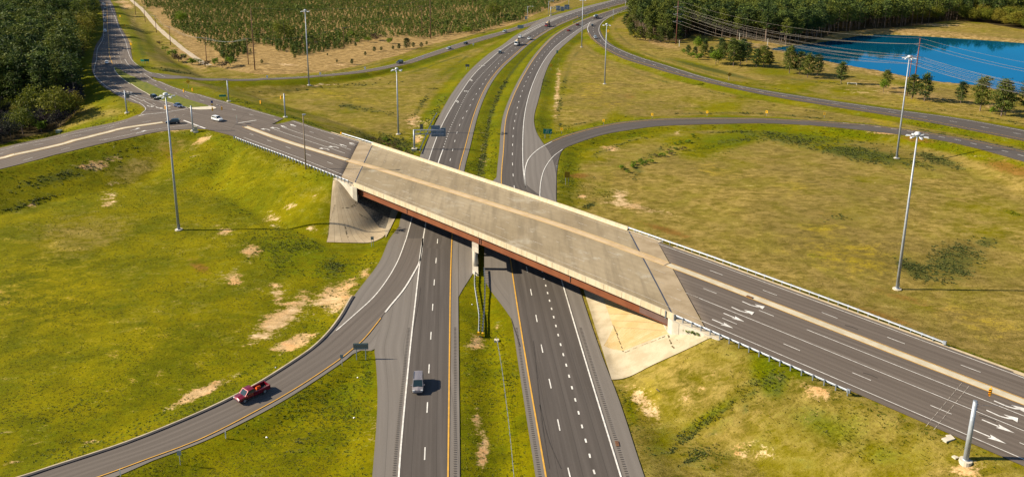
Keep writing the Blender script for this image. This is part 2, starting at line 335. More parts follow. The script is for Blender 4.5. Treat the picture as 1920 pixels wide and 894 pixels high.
lush = field([(560, 478, 90, 46, 10, .9), (620, 500, 50, 30, 0, .9), (430, 345, 90, 40, 30, .5), (455, 390, 60, 26, 20, .5), (350, 300, 40, 20, 0, .4), (640, 760, 50, 60, -40, .75), (560, 740, 50, 20, -30, .7), (690, 700, 14, 80, 0, .9), (600, 840, 80, 26, -20, .5), (1440, 700, 62, 34, 60, 1.1), (1480, 690, 60, 20, 24, 1), (1550, 800, 120, 40, 20, .75), (1330, 780, 110, 16, -35, .8), (1380, 850, 90, 24, -20, .6), (1700, 810, 60, 14, 22, .6), (1240, 830, 40, 50, 30, .7), (1180, 770, 14, 40, -15, .9), (1600, 780, 60, 22, 20, .6), (1650, 850, 80, 34, 15, .7), (1560, 830, 60, 20, 0, .6), (1400, 740, 30, 40, 0, .6), (1500, 255, 110, 14, 6, 1), (1370, 262, 70, 18, -10, 1.1), (1600, 285, 130, 12, 10, .8), (1230, 288, 60, 12, -32, .4), (930, 560, 8, 60, 0, .8), (905, 300, 30, 70, 0, .5), (1500, 870, 60, 20, 0, .4), (1300, 850, 40, 20, 0, .5), (1350, 800, 50, 14, -30, .5), (1016, 230, 14, 40, 0, .7), (180, 240, 60, 20, -20, .8), (190, 190, 26, 26, 0, .7), (320, 185, 90, 14, 20, .75), (500, 215, 60, 6, 14, .5), (1030, 130, 14, 60, 25, .6), (1300, 120, 60, 6, 15, .7), (1450, 135, 60, 12, 5, .7), (1250, 75, 20, 20, 0, .3), (1600, 200, 200, 7, 8, .6), (1800, 175, 1, 1, 0, 0), (1650, 150, 140, 14, 8, .45), (350, 125, 70, 6, 6, .7), (280, 80, 10, 40, -15, .65), (850, 130, 60, 10, -22, .6), (770, 110, 40, 5, -15, .6), (430, 170, 60, 12, 12, .5), (120, 770, 120, 20, -18, .3), (735, 300, 50, 12, 18, .8), (720, 255, 40, 10, 20, .4), (1130, 360, 40, 14, 10, .5), (1530, 480, 40, 6, 12, .5), (1900, 400, 20, 4, 15, .9), (1310, 310, 1, 1, 0, 0)])
dark = field([(1380, 263, 60, 7, -8, .5), (1480, 262, 100, 12, 8, .6), (1620, 290, 130, 15, 10, .8), (1760, 300, 60, 10, 18, .75), (1225, 288, 60, 10, -32, .4), (1195, 320, 14, 26, 20, .5), (1120, 333, 20, 6, 0, .3), (1790, 490, 62, 40, -20, .75), (1715, 505, 40, 16, 25, .9), (1850, 455, 26, 12, -10, .7), (1565, 410, 90, 12, -4, .35), (120, 330, 130, 16, -14, .55), (60, 380, 90, 10, -18, .5), (230, 290, 70, 14, -14, .4), (625, 500, 24, 26, 0, .55), (755, 272, 60, 12, 20, .8), (700, 262, 60, 8, 20, .5), (640, 305, 1, 1, 0, 0), (655, 200, 24, 6, 10, .7), (700, 208, 60, 6, 10, .5), (1105, 385, 14, 5, -20, .8), (930, 560, 8, 70, 0, .35), (940, 250, 12, 90, 8, .3), (265, 95, 4, 26, -20, .9), (320, 133, 40, 3, 8, .9), (1330, 130, 90, 4, 14, .9), (1500, 150, 110, 4, 6, .5), (1020, 150, 10, 60, 22, .5), (820, 205, 12, 40, 40, .45), (900, 120, 60, 5, -35, .4), (620, 163, 200, 6, -4, .4), (870, 150, 40, 3, -40, .4), (560, 830, 60, 20, -40, .35), (1300, 860, 80, 10, -30, .45), (1330, 790, 110, 5, -38, .8), (1400, 760, 8, 50, 20, .5)])
yel = field([(1600, 480, 150, 40, 10, .6), (1540, 430, 60, 30, 0, .5), (1340, 320, 60, 16, 10, .5), (1700, 305, 50, 12, 12, .7), (1500, 350, 70, 20, 0, .4), (1400, 560, 90, 20, 22, .3), (1110, 170, 50, 40, 0, .5), (1150, 195, 60, 10, 0, .5), (640, 180, 100, 14, 10, .5), (100, 560, 160, 120, 10, .45), (60, 470, 100, 40, 0, .4), (300, 640, 160, 60, -10, .35), (550, 830, 70, 30, -20, .5), (1840, 600, 100, 40, 20, .5), (900, 700, 16, 60, 0, .35), (1400, 110, 70, 12, 10, .4), (1720, 190, 100, 10, 8, .5), (905, 230, 16, 60, 5, .4), (450, 330, 60, 40, 0, .4), (240, 700, 200, 60, -15, .3)])
rust = field([(1900, 318, 60, 12, 15, .8), (1720, 262, 40, 5, 8, .8), (1085, 330, 26, 5, 0, .8), (1560, 400, 60, 8, 0, .3), (1700, 560, 80, 8, 18, .5), (1650, 590, 80, 6, 18, .6), (375, 500, 22, 12, 30, .7), (1250, 432, 60, 6, 18, .7), (320, 290, 30, 30, -40, .4), (830, 790, 1, 1, 0, 0), (1090, 385, 1, 1, 0, 0)])
# dry ground: everything right of the motorway and the far fields
dry = np.where(vis, np.clip(.25 + .75 * smooth(U_, 960, 1120), 0, 1) * (1 - .35 * smooth(V_, 600, 760)), .5)
dry = np.maximum(dry, np.where(vis, smooth(-V_, -330, -230) * .78, 0))
dry = np.maximum(dry, field([(250, 320, 70, 26, -20, .75), (150, 440, 120, 50, -10, .7), (520, 300, 100, 26, 18, .85), (600, 360, 60, 30, 10, .6), (660, 850, 60, 40, -20, .75), (400, 600, 60, 30, 0, .3), (350, 430, 40, 40, 0, .35), (1280, 720, 90, 40, 0, .8), (1450, 780, 60, 40, 0, .5), (1700, 830, 90, 26, 20, .7), (920, 800, 30, 90, 0, .55), (960, 700, 30, 60, 0, .6)]))
pat = vnoise(XX, YY, 58, 41) + .8 * vnoise(XX, YY, 23, 42) + .5 * vnoise(XX, YY, 9, 43)
dry *= 1 - .7 * smooth(pat, .05, .75); lush = np.maximum(lush, .55 * smooth(pat, .25, .9) * smooth(DR, 4, 12)); yel = np.maximum(yel, .6 * smooth(vnoise(XX, YY, 31, 44) + .7 * vnoise(XX, YY, 11, 45), .28, .75) * smooth(U_, 900, 1000))
rust = np.maximum(rust, .5 * smooth(vnoise(XX, YY, 27, 46) + .6 * vnoise(XX, YY, 8, 47), .34, .8) * smooth(U_, 900, 1000))
# the mown strip beside every road stays greener, a darker swale runs behind it
strip_ = smooth(DR, 0, .6) * (1 - smooth(DR, 5, 11)); lush = np.maximum(lush, (.28 + .34 * smooth(YY, 190, 300)) * strip_ * (1 + vnoise(XX, YY, 13, 48))); dry *= 1 - .45 * strip_
sw = np.exp(-((DR - 12 - 6 * vnoise(XX, YY, 70, 49)) / 1.8) ** 2) * smooth(YY, 230, 300) * nofill; dark = np.maximum(dark, .45 * sw * (1 + vnoise(XX, YY, 21, 50)))
xl_ = np.interp(YY, YL[:, 1], YL[:, 0]); xr_ = np.interp(YY, YR[:, 1], YR[:, 0]); med_ = ((XX > xl_) & (XX < xr_) & (YY > 80) & (YY < 860)) * 1.
dry *= 1 - .6 * med_ * smooth(YY, 180, 260); lush = np.maximum(lush, .62 * med_ * smooth(YY, 200, 260)); cm = np.abs(XX - (xl_ * .5 + xr_ * .5)) / np.maximum(xr_ - xl_, 1); dark = np.maximum(dark, .75 * med_ * (1 - smooth(cm, .02, .12)) * smooth(YY, 200, 260))
dry *= 1 - .7 * smooth(lush, .2, .8)
embk = ((XX > 12) & (YY < 160) & (O_ < -18)) * 1.; dry = np.maximum(dry, embk * (.75 - .55 * smooth(lush, .45, .95))); rust = np.maximum(rust, embk * .5 * smooth(vnoise(XX, YY, 12, 61) + .6 * vnoise(XX, YY, 5, 62), .15, .7)); dark = np.maximum(dark, embk * .65 * smooth(vnoise(XX, YY, 10, 63) + .7 * vnoise(XX, YY, 4, 64), .1, .6) * smooth(lush, .2, .6))
PLANT = catmull(pts([un(u, v, .5) for u, v in [(248, -14), (262, 2), (285, 22), (305, 45), (330, 68), (355, 88), (382, 112), (440, 128), (480, 134), (560, 134), (640, 126), (735, 104), (800, 82), (870, 66), (930, 51), (975, 38), (1010, 22), (1040, 10), (1075, -4), (1100, -14)]]), 8.)
pm = np.zeros(XX.shape, bool); pm[near] = in_poly(XX[near], YY[near], np.vstack([PLANT, [[400, 1500], [-900, 1500]]]))
shore = np.zeros_like(XX); shore[lm] = np.where(sd > 0, 1 - smooth(sd, 8, 30), 0)
plant = np.maximum(pm * 1., field([(1700, 60, 200, 10, 4, .7), (1600, 90, 10, 3, 0, 0), (1500, 118, 80, 10, 16, .55), (1700, 172, 130, 12, 12, .6), (1860, 200, 70, 8, 12, .6), (1240, 82, 40, 7, 14, .8), (355, 110, 50, 16, 30, .8), (1420, 88, 60, 8, 5, .5)]))
plant = np.maximum(plant, shore * .55)
pd_ = smooth(V_, 108, 78) * 0 + pm * smooth(-V_, -96, -62); dark = np.maximum(dark, .85 * pd_ * (1 + vnoise(XX, YY, 15, 51)))
LFOR = pts([un(u, v, 0) for u, v in [(-900, 290), (-60, 292), (0, 268), (60, 250), (120, 240), (148, 222), (152, 190), (140, 165), (146, 140), (158, 118), (166, 92), (172, 60), (176, 30), (178, 5), (176, -14), (150, -30), (-900, -30)]])
RFOR = pts([un(u, v, 0) for u, v in [(1176, 2), (1180, 30), (1186, 52), (1205, 68), (1235, 74), (1275, 76), (1300, 62), (1340, 66), (1420, 76), (1480, 82), (1530, 74), (1570, 60), (1660, 52), (1715, 46), (1790, 38), (1850, 42), (1930, 55), (2080, 80), (2400, 60), (2400, -45), (1200, -45), (1180, -20)]])
forest = np.zeros_like(XX); forest[near] = np.maximum(in_poly(XX[near], YY[near], LFOR), in_poly(XX[near], YY[near], RFOR)) * 1.
uvw = {'soil': soil, 'lush': lush, 'dark': dark, 'yel': yel, 'rust': rust, 'dry': dry, 'plant': plant, 'forest': forest}
idx = np.arange(NX * NY).reshape(NY, NX); a = idx[:-1, :-1].ravel(); b = idx[:-1, 1:].ravel(); c = idx[1:, 1:].ravel(); d = idx[1:, :-1].ravel()
tri = np.vstack([np.stack([a, b, c], 1), np.stack([a, c, d], 1)])
gm = mat('grass_ground', (.1, .1, .02), .95, 0, .05); t = NT(gm)
P1 = t.pos(); Pw = t.pos(.8, 1.25, 1, R(-14))
nL = t.noise(.016, 4, .6, P1); nM = t.noise(.075, 5, .65, P1, .6); nS = t.noise(.42, 5, .7, Pw, .4); nF = t.noise(2.3, 4, .75, Pw); nT = t.noise(7., 2, .8, P1)
n2 = t.noise(.13, 6, .7, Pw, 1.2)
col = t.mix(t.ramp(nM, .33, .66), (.088, .092, .004), (.162, .142, .004))
col = t.mix(t.math('MULTIPLY', t.ramp(nS, .46, .66), .55), col, (.058, .074, .0045))
def layer(name, color, lo, hi, k1=.5, k2=.35, amt=1., kf=.25):
    global col
    f = t.math('ADD', t.attr(name), t.math('MULTIPLY', t.math('SUBTRACT', n2, .5), k1 * 2))
    f = t.math('ADD', f, t.math('MULTIPLY', t.math('SUBTRACT', nS, .5), k2 * 2))
    f = t.math('ADD', f, t.math('MULTIPLY', t.math('SUBTRACT', nF, .5), kf * 2))
    col = t.mix(t.math('MULTIPLY', t.ramp(f, lo, hi), amt), col, color)
dryc = t.mix(t.ramp(nS, .35, .65), (.160, .118, .032), (.250, .182, .064)); dryc = t.mix(t.math('MULTIPLY', t.ramp(nM, .40, .68), .6), dryc, (.135, .125, .018)); dryc = t.mix(t.math('MULTIPLY', t.ramp(nL, .45, .62), .45), dryc, (.135, .098, .040))
layer('dry', dryc, .15, 1.0, .55, .5, .88, .4)
layer('yel', (.245, .185, .010), .28, 1.0, .7, .6, .75)
layer('lush', t.mix(t.ramp(nF, .35, .65), (.046, .070, .005), (.104, .118, .007)), .25, 1.05, .6, .8, .75, .5)
layer('rust', (.150, .078, .022), .22, .7, .5, .5, .8)
layer('dark', (.050, .060, .014), .25, .75, .5, .7, .85)
layer('plant', t.mix(t.ramp(nS, .35, .65), (.190, .125, .050), (.310, .215, .100)), .25, .7, .25, .4, .95)
layer('forest', (.055, .042, .020), .3, .6, .2, .3, 1.)
soilc = t.mix(t.ramp(nS, .4, .7), (.42, .29, .155), t.mix(t.ramp(nM, .4, .6), (.40, .225, .105), (.50, .385, .245)))
layer('soil', soilc, .36, .80, .75, .75, .95, .7)
# fine mottling: single tussocks and bare gaps
mot = t.math('MULTIPLY', t.ramp(nT, .3, .7), .5); mot = t.math('ADD', mot, t.math('MULTIPLY', t.ramp(nF, .3, .7), .5))
hsv = t.n('ShaderNodeHueSaturation'); hsv.inputs['Saturation'].default_value = 1.06; t.l(t.math('ADD', t.math('MULTIPLY', t.ramp(n2, .3, .7), .26), t.math('ADD', t.math('MULTIPLY', t.ramp(nS, .3, .7), .42), t.math('ADD', t.math('MULTIPLY', mot, .66), .40))), hsv.inputs['Value']); t.l(col, hsv.inputs['Color']); t.color(hsv.outputs[0])
t.bump(t.math('ADD', t.math('MULTIPLY', nF, .6), t.math('MULTIPLY', nS, 1.0)), .8, .22)
ground = mk('ground', np.stack([XX.ravel(), YY.ravel(), Z.ravel()], 1), tri, gm, None, True, None, {k: v.ravel() for k, v in uvw.items()})
tag(ground, kind='structure')

# lake
lk = mat('lake_water', (.003, .062, .150), .05, 0, .3); t = NT(lk)
df = t.n('ShaderNodeBsdfDiffuse'); gl = t.n('ShaderNodeBsdfGlossy'); mxs = t.n('ShaderNodeMixShader'); bp = t.n('ShaderNodeBump'); bp.inputs['Strength'].default_value = .05; bp.inputs['Distance'].default_value = .03
t.l(t.noise(.9, 3, .6, t.pos(1, .45)), bp.inputs['Height']); t.l(bp.outputs[0], gl.inputs['Normal']); gl.inputs['Roughness'].default_value = .05; gl.inputs['Color'].default_value = (.12, .62, 1.0, 1)
t.l(t.mix(t.ramp(t.noise(.012, 3, .5, t.pos()), .35, .7), (.001, .060, .122), (.001, .040, .080)), df.inputs['Color']); mxs.inputs[0].default_value = .42
t.l(df.outputs[0], mxs.inputs[1]); t.l(gl.outputs[0], mxs.inputs[2]); t.l(mxs.outputs[0], lk.node_tree.nodes['Material Output'].inputs[0])
lkp = np.vstack([LK])
lo = mk('water', np.column_stack([lkp, np.full(len(lkp), LAKE_Z)]), [tuple(range(len(lkp)))], lk); tag(lo, kind='structure')

# ------------------------------------------------------------ pavements
def asphalt(name, a, b, c, streak=.5):
    m = mat(name, a, .85, 0, .25); t = NT(m)
    u = t.n('ShaderNodeUVMap').outputs[0]
    mp = t.n('ShaderNodeMapping'); mp.inputs['Scale'].default_value = (.9, .018, 1); t.l(u, mp.inputs[0])
    st = t.noise(1., 5, .65, mp.outputs[0]); big = t.noise(.05, 4, .6, t.pos()); fine = t.noise(1.6, 3, .7, t.pos()); gr = t.noise(14, 2, .8, t.pos())
    col = t.mix(t.ramp(st, .32, .68), a, b); col = t.mix(t.math('MULTIPLY', t.ramp(big, .4, .7), .5), col, c)
    col = t.mix(t.math('MULTIPLY', t.ramp(fine, .56, .75), .3), col, b)
    sp_ = t.n('ShaderNodeSeparateXYZ'); t.l(u, sp_.inputs[0]); wp = t.math('MULTIPLY', t.math('ADD', t.math('SINE', t.math('MULTIPLY', t.math('ADD', sp_.outputs[0], t.math('MULTIPLY', big, 1.2)), 3.43)), 1.), .5)
    sm = t.math('LESS_THAN', t.math('ABSOLUTE', t.math('SUBTRACT', t.math('FRACT', t.math('MULTIPLY', sp_.outputs[0], 1 / 3.66)), .5)), .012)
    col = t.mix(t.math('MULTIPLY', wp, t.math('MULTIPLY', t.ramp(st, .25, .75), .42)), col, tuple(q * .62 for q in a)); col = t.mix(t.math('MULTIPLY', sm, .5), col, tuple(q * .5 for q in a))
    h = t.n('ShaderNodeHueSaturation'); t.l(t.math('ADD', t.math('MULTIPLY', gr, .5), .75), h.inputs['Value']); t.l(col, h.inputs['Color']); t.color(h.outputs[0])
    return m
A_MAIN = asphalt('asphalt_motorway', (.060, .051, .045), (.100, .087, .079), (.083, .071, .063))
A_EXIT = asphalt('asphalt_ramp', (.092, .077, .066), (.138, .117, .102), (.114, .097, .084))
A_SHO = asphalt('asphalt_shoulder', (.140, .124, .110), (.175, .157, .142), (.153, .136, .122))
A_CROSS = asphalt('asphalt_cross', (.092, .073, .059), (.146, .120, .100), (.124, .100, .082))
def ribbon(name, A, B, m, dz=.10, step=2.0, cross=2.0, zf=None, kind='structure', parent=None):
    L = max(plen(A), plen(B)); n = max(3, int(L / step)); A = resample(A, n); B = resample(B, n)
    w = np.linalg.norm(A - B, axis=1).max(); k = max(2, int(w / cross) + 1)
    s = np.linspace(0, 1, k)[None, :, None]; G = A[:, None, :] * (1 - s) + B[:, None, :] * s
    x, y = G[..., 0].ravel(), G[..., 1].ravel(); z = (T_at(x, y) if zf is None else zf(x, y)) + dz
    ln = np.r_[0, np.cumsum(np.linalg.norm(np.diff((A + B) / 2, axis=0), axis=1))]
    ww = np.linalg.norm(A - B, axis=1)
    uv = np.stack([(s[0, :, 0][None, :] * ww[:, None]).ravel(), np.repeat(ln, k)], 1)
    ii = np.arange(n * k).reshape(n, k); q = np.stack([ii[:-1, :-1].ravel(), ii[:-1, 1:].ravel(), ii[1:, 1:].ravel(), ii[1:, :-1].ravel()], 1)
    # keep faces pointing up
    V = np.stack([x, y, z], 1); f0 = q[len(q) // 2]
    if np.cross(V[f0[1]] - V[f0[0]], V[f0[2]] - V[f0[0]])[2] < 0: q = q[:, ::-1]
    o = mk(name, V, np.ascontiguousarray(q), m, parent, True, uv)
    if kind and not parent: tag(o, kind=kind)
    return o
order = [('pier_shoulder_west', A_SHO), ('pier_shoulder_east', A_SHO), ('exit_ramp', A_SHO), ('loop_ramp', A_MAIN), ('outer_ramp', A_MAIN), ('slip_road', A_EXIT), ('motorway_southbound', A_SHO), ('motorway_northbound', A_SHO), ('side_road', A_CROSS), ('junction_road', A_CROSS), ('cross_road_west', A_CROSS), ('cross_road_east', A_CROSS)]
for k, (nm, m) in enumerate(order): ribbon(nm, *roads[nm], m, .085 + .006 * k)
# travelled lanes: darker asphalt over the paler shoulders
WE = E2([(745, 990), (747.7, 894), (767.5, 670), (779.5, 560.8), (787, 495), (793.5, 448), (798.3, 419.5)])
WX = E2([(762, 448), (773, 408), (789, 350), (804.6, 299), (819.6, 256.6), (834.6, 224), (863.5, 175.4), (891, 137.8), (921, 110.3), (945, 90.5), (985, 66.5), (1020, 47.5), (1057, 31.5), (1095, 18), (1130, 8), (1185, -8)])
ribbon('motorway_lanes_southbound', WE, resample(YL[YL[:, 1] < 215], 60), A_MAIN, .165)
ribbon('motorway_lanes_southbound', np.vstack([E2([(756, 462), (762, 448)])[:-1], WX]), YL[YL[:, 1] > 187], A_MAIN, .169)
WN = E2([(1192, 990), (1163.8, 894), (1095.3, 670), (1052.7, 525.7), (1025, 430), (1012, 367)])
ribbon('motorway_lanes_northbound', resample(YR[YR[:, 1] < 240], 60), WN, A_MAIN, .165)
WN2 = E2([(1012, 367), (985, 345), (981, 317), (980, 274), (982.6, 224), (990, 185.5), (1000, 155.4), (1012.6, 127.8), (1025, 107.8), (1040, 90), (1057.7, 75.2), (1080.3, 59), (1100, 46.4), (1112, 40), (1122, 37.5), (1135, 32), (1153, 25.5), (1176, 17), (1240, -6)])
ribbon('motorway_lanes_northbound', YR[YR[:, 1] > 236], WN2, A_MAIN, .172)
XL = E2([(762, 448), (745.7, 490.6), (725.6, 525.7), (700.6, 558), (668, 588), (630.4, 621), (592.8, 653.5), (566, 673), (490, 721), (443, 747), (378, 778), (242, 833.5), (97, 881.5), (52, 897), (-60, 929)])
XR = E2([(793, 448), (787, 490.6), (775.7, 513), (755.7, 545.7), (730.6, 575.8), (705.6, 608.4), (680.5, 638.5), (655.4, 659.8), (643, 670), (600, 700), (542.6, 736.4), (480, 771.5), (376, 824), (275.7, 861.7), (190.5, 893), (70, 932)])
ribbon('exit_ramp_lane', XL, XR, A_EXIT, .175)

# ------------------------------------------------------------ road markings
W_ = noisy('white_paint', (.70, .68, .64), (.52, .50, .47), 1.2, .6)
Y_ = noisy('yellow_paint', (.60, .33, .05), (.48, .27, .05), .8, .6)
RUM = mat('rumble_groove', (.082, .071, .063), .9)
WFAINT = noisy('worn_white_paint', (.52, .47, .40), (.36, .32, .27), 1.5, .7)
class Marks:
    def __init__(s): s.v = []; s.f = []
    def strip(s, P, w, dz=.20, zf=None, tri_=False):
        if len(P) < 2: return
        T, Nn = normals2(P); A = P - Nn * w / 2; B = P + Nn * w / 2
        zA = (T_at(A[:, 0], A[:, 1]) if zf is None else zf(A[:, 0], A[:, 1])) + dz; zB = (T_at(B[:, 0], B[:, 1]) if zf is None else zf(B[:, 0], B[:, 1])) + dz
        n = len(s.v)
        for i in range(len(P)): s.v += [(A[i, 0], A[i, 1], zA[i]), (B[i, 0], B[i, 1], zB[i])]
        s.f += [(n + 2 * i, n + 2 * i + 1, n + 2 * i + 3, n + 2 * i + 2) for i in range(len(P) - 1)]
    def line(s, P, w=.2, dz=.20, zf=None): s.strip(resample(P, max(2, int(plen(P) / 1.6) + 1)), w, dz, zf)
    def dash(s, P, w=.17, on=3.05, per=12.19, ph=0., dz=.20, zf=None):
        d = np.r_[0, np.cumsum(np.linalg.norm(np.diff(P, axis=0), axis=1))]; q = ph
        while q < d[-1]:
            tt = np.linspace(q, min(q + on, d[-1]), 3); s.strip(np.stack([np.interp(tt, d, P[:, 0]), np.interp(tt, d, P[:, 1])], 1), w, dz, zf); q += per
    def poly(s, Q, dz=.20, zf=None):
        Q = np.asarray(Q, float); z = (T_at(Q[:, 0], Q[:, 1]) if zf is None else zf(Q[:, 0], Q[:, 1])) + dz; n = len(s.v)
        s.v += [(p[0], p[1], h) for p, h in zip(Q, z)]; s.f.append(tuple(range(n, n + len(Q))))
    def build(s, name, m):
        F_ = []
        for f in s.f:
            a, b, c = [np.array(s.v[i][:2]) for i in f[:3]]; cr = (b[0] - a[0]) * (c[1] - a[1]) - (b[1] - a[1]) * (c[0] - a[0]); F_.append(f if cr > 0 else f[::-1])
        o = mk(name, s.v, F_, m); tag(o, kind='structure'); return o
mw, my, mr, mf = Marks(), Marks(), Marks(), Marks()
my.line(YL, .26); my.line(YR, .26)
mw.line(WE, .26); mw.line(WX, .24); mw.line(WN, .26); mw.line(XL[:int(len(XL) * .42)], .22)
mw.line(XR[:int(len(XR) * .36)], .36); my.line(XR[int(len(XR) * .36):], .19)
mw.line(E2([(787, 490), (790.5, 465), (793.5, 448)]), .45)
mw.line(E2([(798.3, 419.5), (805, 380), (822, 305.5), (830.9, 280.4)]), .34)
SBdot = E2([(832, 277), (838, 258), (845, 240), (853.4, 221.8), (867, 193), (878.5, 173), (894.8, 150.4), (918.6, 125), (943.7, 100), (960, 86.5), (980, 72), (997, 61.5), (1008, 56.5)])
mw.dash(SBdot, .28, .95, 3.66)
mw.line(E2([(985, 60), (1020, 43), (1057, 29.5)]), .3); mw.line(E2([(975, 70), (1005, 53), (1035, 38.5), (1057, 29.5)]), .25)
mw.dash(E2([(1057, 31.5), (1100, 18), (1150, 5), (1190, -5)]), .2, 1.5, 5)
# southbound lane line
def phase(P, y, per):
    d = np.r_[0, np.cumsum(np.linalg.norm(np.diff(P, axis=0), axis=1))]; return float(np.interp(y, P[:, 1], d)) % per
SBD = (E2([(794, 940), (796.5, 853.8), (801.2, 765), (804.5, 691), (808, 630), (811.5, 573.5), (814.5, 526.5), (818, 485), (820.6, 450), (826, 400), (837, 340), (845, 297), (850, 278), (857, 249), (866, 226), (877, 206.8), (889, 184), (901, 165), (913, 147.2), (925, 132.4), (937, 118), (947, 107.8), (960, 96), (990, 74), (1020, 57), (1045, 44.5), (1075, 31), (1110, 19.5), (1150, 8.5), (1190, -3)])); mw.dash(SBD, .2, 3.05, 12.19, phase(SBD, float(un(796, 775)[1]), 12.19))
mw.dash(E2([(1060, 33.5), (1090, 22), (1130, 9.5), (1170, -1.5)]), .18, 3.05, 12.19, 4.)
NBd = E2([(1086, 960), (1066.5, 885.5), (1047.7, 798), (1031.4, 720), (1016, 654), (1006, 598.4), (995.8, 549), (988, 507), (975, 430), (964, 350), (961, 310), (961, 274), (963, 243), (967, 217), (972.5, 193), (982, 164), (989.6, 147), (1005, 119), (1019.6, 101), (1041.5, 76.4), (1066.5, 58), (1090, 46.6), (1110, 38.3), (1140, 28.5), (1175, 17), (1220, 3)])
mw.dash(NBd, .2, 3.05, 12.19, phase(NBd, float(un(1050, 808.6)[1]), 12.19))
mw.dash(E2([(1140, 960), (1112, 880), (1104.6, 851), (1097.3, 824), (1090.6, 798), (1078.5, 750), (1072.3, 727.6), (1062, 686.8), (1055, 662), (1038, 595), (1018, 515.7), (1008, 476), (990, 400), (986, 360)]), .28, 1.0, 3.75, .4)
mw.line(E2([(1012, 367), (1014, 341.8), (1021.4, 316.7), (1037.7, 294), (1055, 281)]), .22)
mw.line(E2([(985.3, 353), (983, 335), (981, 317), (980, 274), (982.6, 224), (990, 185.5), (1000, 155.4), (1012.6, 127.8), (1025, 107.8), (1040, 90), (1057.7, 75.2), (1080.3, 59), (1100, 46.4), (1116, 36.8)]), .26)
mw.line(E2([(985.3, 353), (983.8, 325), (986.5, 310), (992.6, 296.7), (1010, 280.4), (1035, 266.6)]), .3)
my.line(E2([(1035, 266.6), (1060, 256.8), (1110, 242.6), (1160.5, 232.4), (1235.7, 225.6), (1336, 223.8), (1440, 225), (1540, 230), (1640.5, 237.4), (1740.8, 251), (1816, 263.8), (1920, 286), (2000, 307)]), .22)
mw.dash(E2([(1580, 231.3), (1600, 233.5), (1635, 237.5), (1673, 242.5), (1710, 248), (1744, 254.2), (1780, 260.8), (1816, 268.5), (1851, 276.5), (1886, 285), (1920, 294)]), .24, 2.4, 6.)
mw.dash(E2([(1118, 45), (1113, 52), (1112, 58), (1116, 66), (1127, 78.5), (1148, 91), (1173, 103.5), (1190, 110), (1220, 120.5), (1245, 128), (1290, 142), (1335, 153), (1390, 165.5), (1440, 176), (1495, 184.5), (1537, 191.5), (1587, 198.5), (1635, 206), (1690, 214), (1740, 221), (1800, 231.5), (1856, 242), (1920, 254)]), .2, 3.05, 12.19, 1.)
my.line(E2([(1104, 62), (1109, 70.2), (1122, 82), (1146, 96.7), (1174, 109.3), (1211, 120.8), (1260.8, 135.8), (1336, 154.5), (1440, 176.8), (1565, 198), (1723, 223.6), (1920, 262.3), (2000, 278)]), .22)
mw.line(E2([(1116, 36.8), (1107, 42.5), (1103, 49), (1101.8, 55), (1104, 62)]), .36)
mw.line(E2([(1240, -3), (1175, 20.8), (1153, 27.6), (1131, 41), (1123, 54), (1125.8, 67), (1140.5, 83.5), (1165.5, 95.8), (1198, 108.6), (1248, 124), (1311, 143.7), (1373.5, 160), (1440, 172.6), (1565, 191.8), (1690, 209.3), (1791, 223), (1920, 246.6), (2000, 263)]), .24)
mw.dash(E2([(1118, 36), (1140, 27), (1165, 17.5), (1200, 6)]), .2, 1.2, 4)
# rumble grooves beside the yellow and white lines
for P, off in ((YL, 1.0), (YR, -.9)):
    Q = offset(P, off); Q = Q[(Q[:, 1] > 95) & (Q[:, 1] < 150)]; mr.dash(resample(Q, 60), .45, .16, .55, 0, .19)
Q = offset(WE, -.75); mr.dash(resample(Q[(Q[:, 1] > 95) & (Q[:, 1] < 150)], 60), .45, .16, .55, 0, .19)
Q = offset(WN, .95); mr.dash(resample(Q[(Q[:, 1] > 95) & (Q[:, 1] < 150)], 60), .5, .16, .55, 0, .19)
# cross road: lines by their true offsets
def zdeck(x, y): return zs(wso(x, y)[0]) + 0 * x
def sol(o, a, b): return so_line(o, a, b, max(2, int((b - a) / 3)))
def soS(M, o, a, b, w=.14): M.line(sol(o, a, b), w, .20, zdeck)
def soD(M, o, s0, a, b, w=.14, on=3.05, per=12.19):
    q = s0 + per * math.ceil((a - s0) / per)
    while q + on < b: M.strip(np.array([sow(q, o), sow(q + on, o)]), w, .20, zdeck); q += per
SL_, SR_ = -74., 84.
soS(mw, -16.1, -104, SLL(-16.1)); soS(mw, -16.1, SLR(-16.1), 400); soS(mw, 7.45, -114, SLL(7.45)); soS(mw, 7.45, SLR(7.45), 400)
soS(mf, -16.1, SLL(-16.1), SLR(-16.1), .12); soS(mf, 7.45, SLL(7.45), SLR(7.45), .12)
soD(mw, -12.34, -34.29, -112, SLL(-12.3)); soD(mf, -12.34, -34.29, SLL(-12.3) + 1, SLR(-12.3), .12); soD(mw, -12.34, -34.29, SLR(-12.3), 400)
soD(mw, 3.89, -59.45, -125, SLL(3.9)); soD(mf, 3.89, -59.45, SLL(3.9) + 1, SLR(3.9), .12); soD(mw, 3.89, -59.45, SLR(3.9), 400)
soD(mf, .25, -60, SLL(0) + 2, 16, .12, .95, 4.06); soD(mf, -8.6, -59, SLL(-8.6) + 2, 70, .12, .95, 4.06)
soD(mf, -4.4, -34.29 + 3, 24, SLR(-4.4), .12); soD(mw, -4.4, -34.29 + 3, SLR(-4.4), 88)
soS(mw, -8.7, SLR(-8.7), 400); soS(mf, -8.7, 68, SLR(-8.7), .12); soS(mw, -4.5, 88, 400)
soS(mw, .3, -108, SLL(.3) - 2); soS(mw, -3.3, -110, SLL(-3.3) - 4)
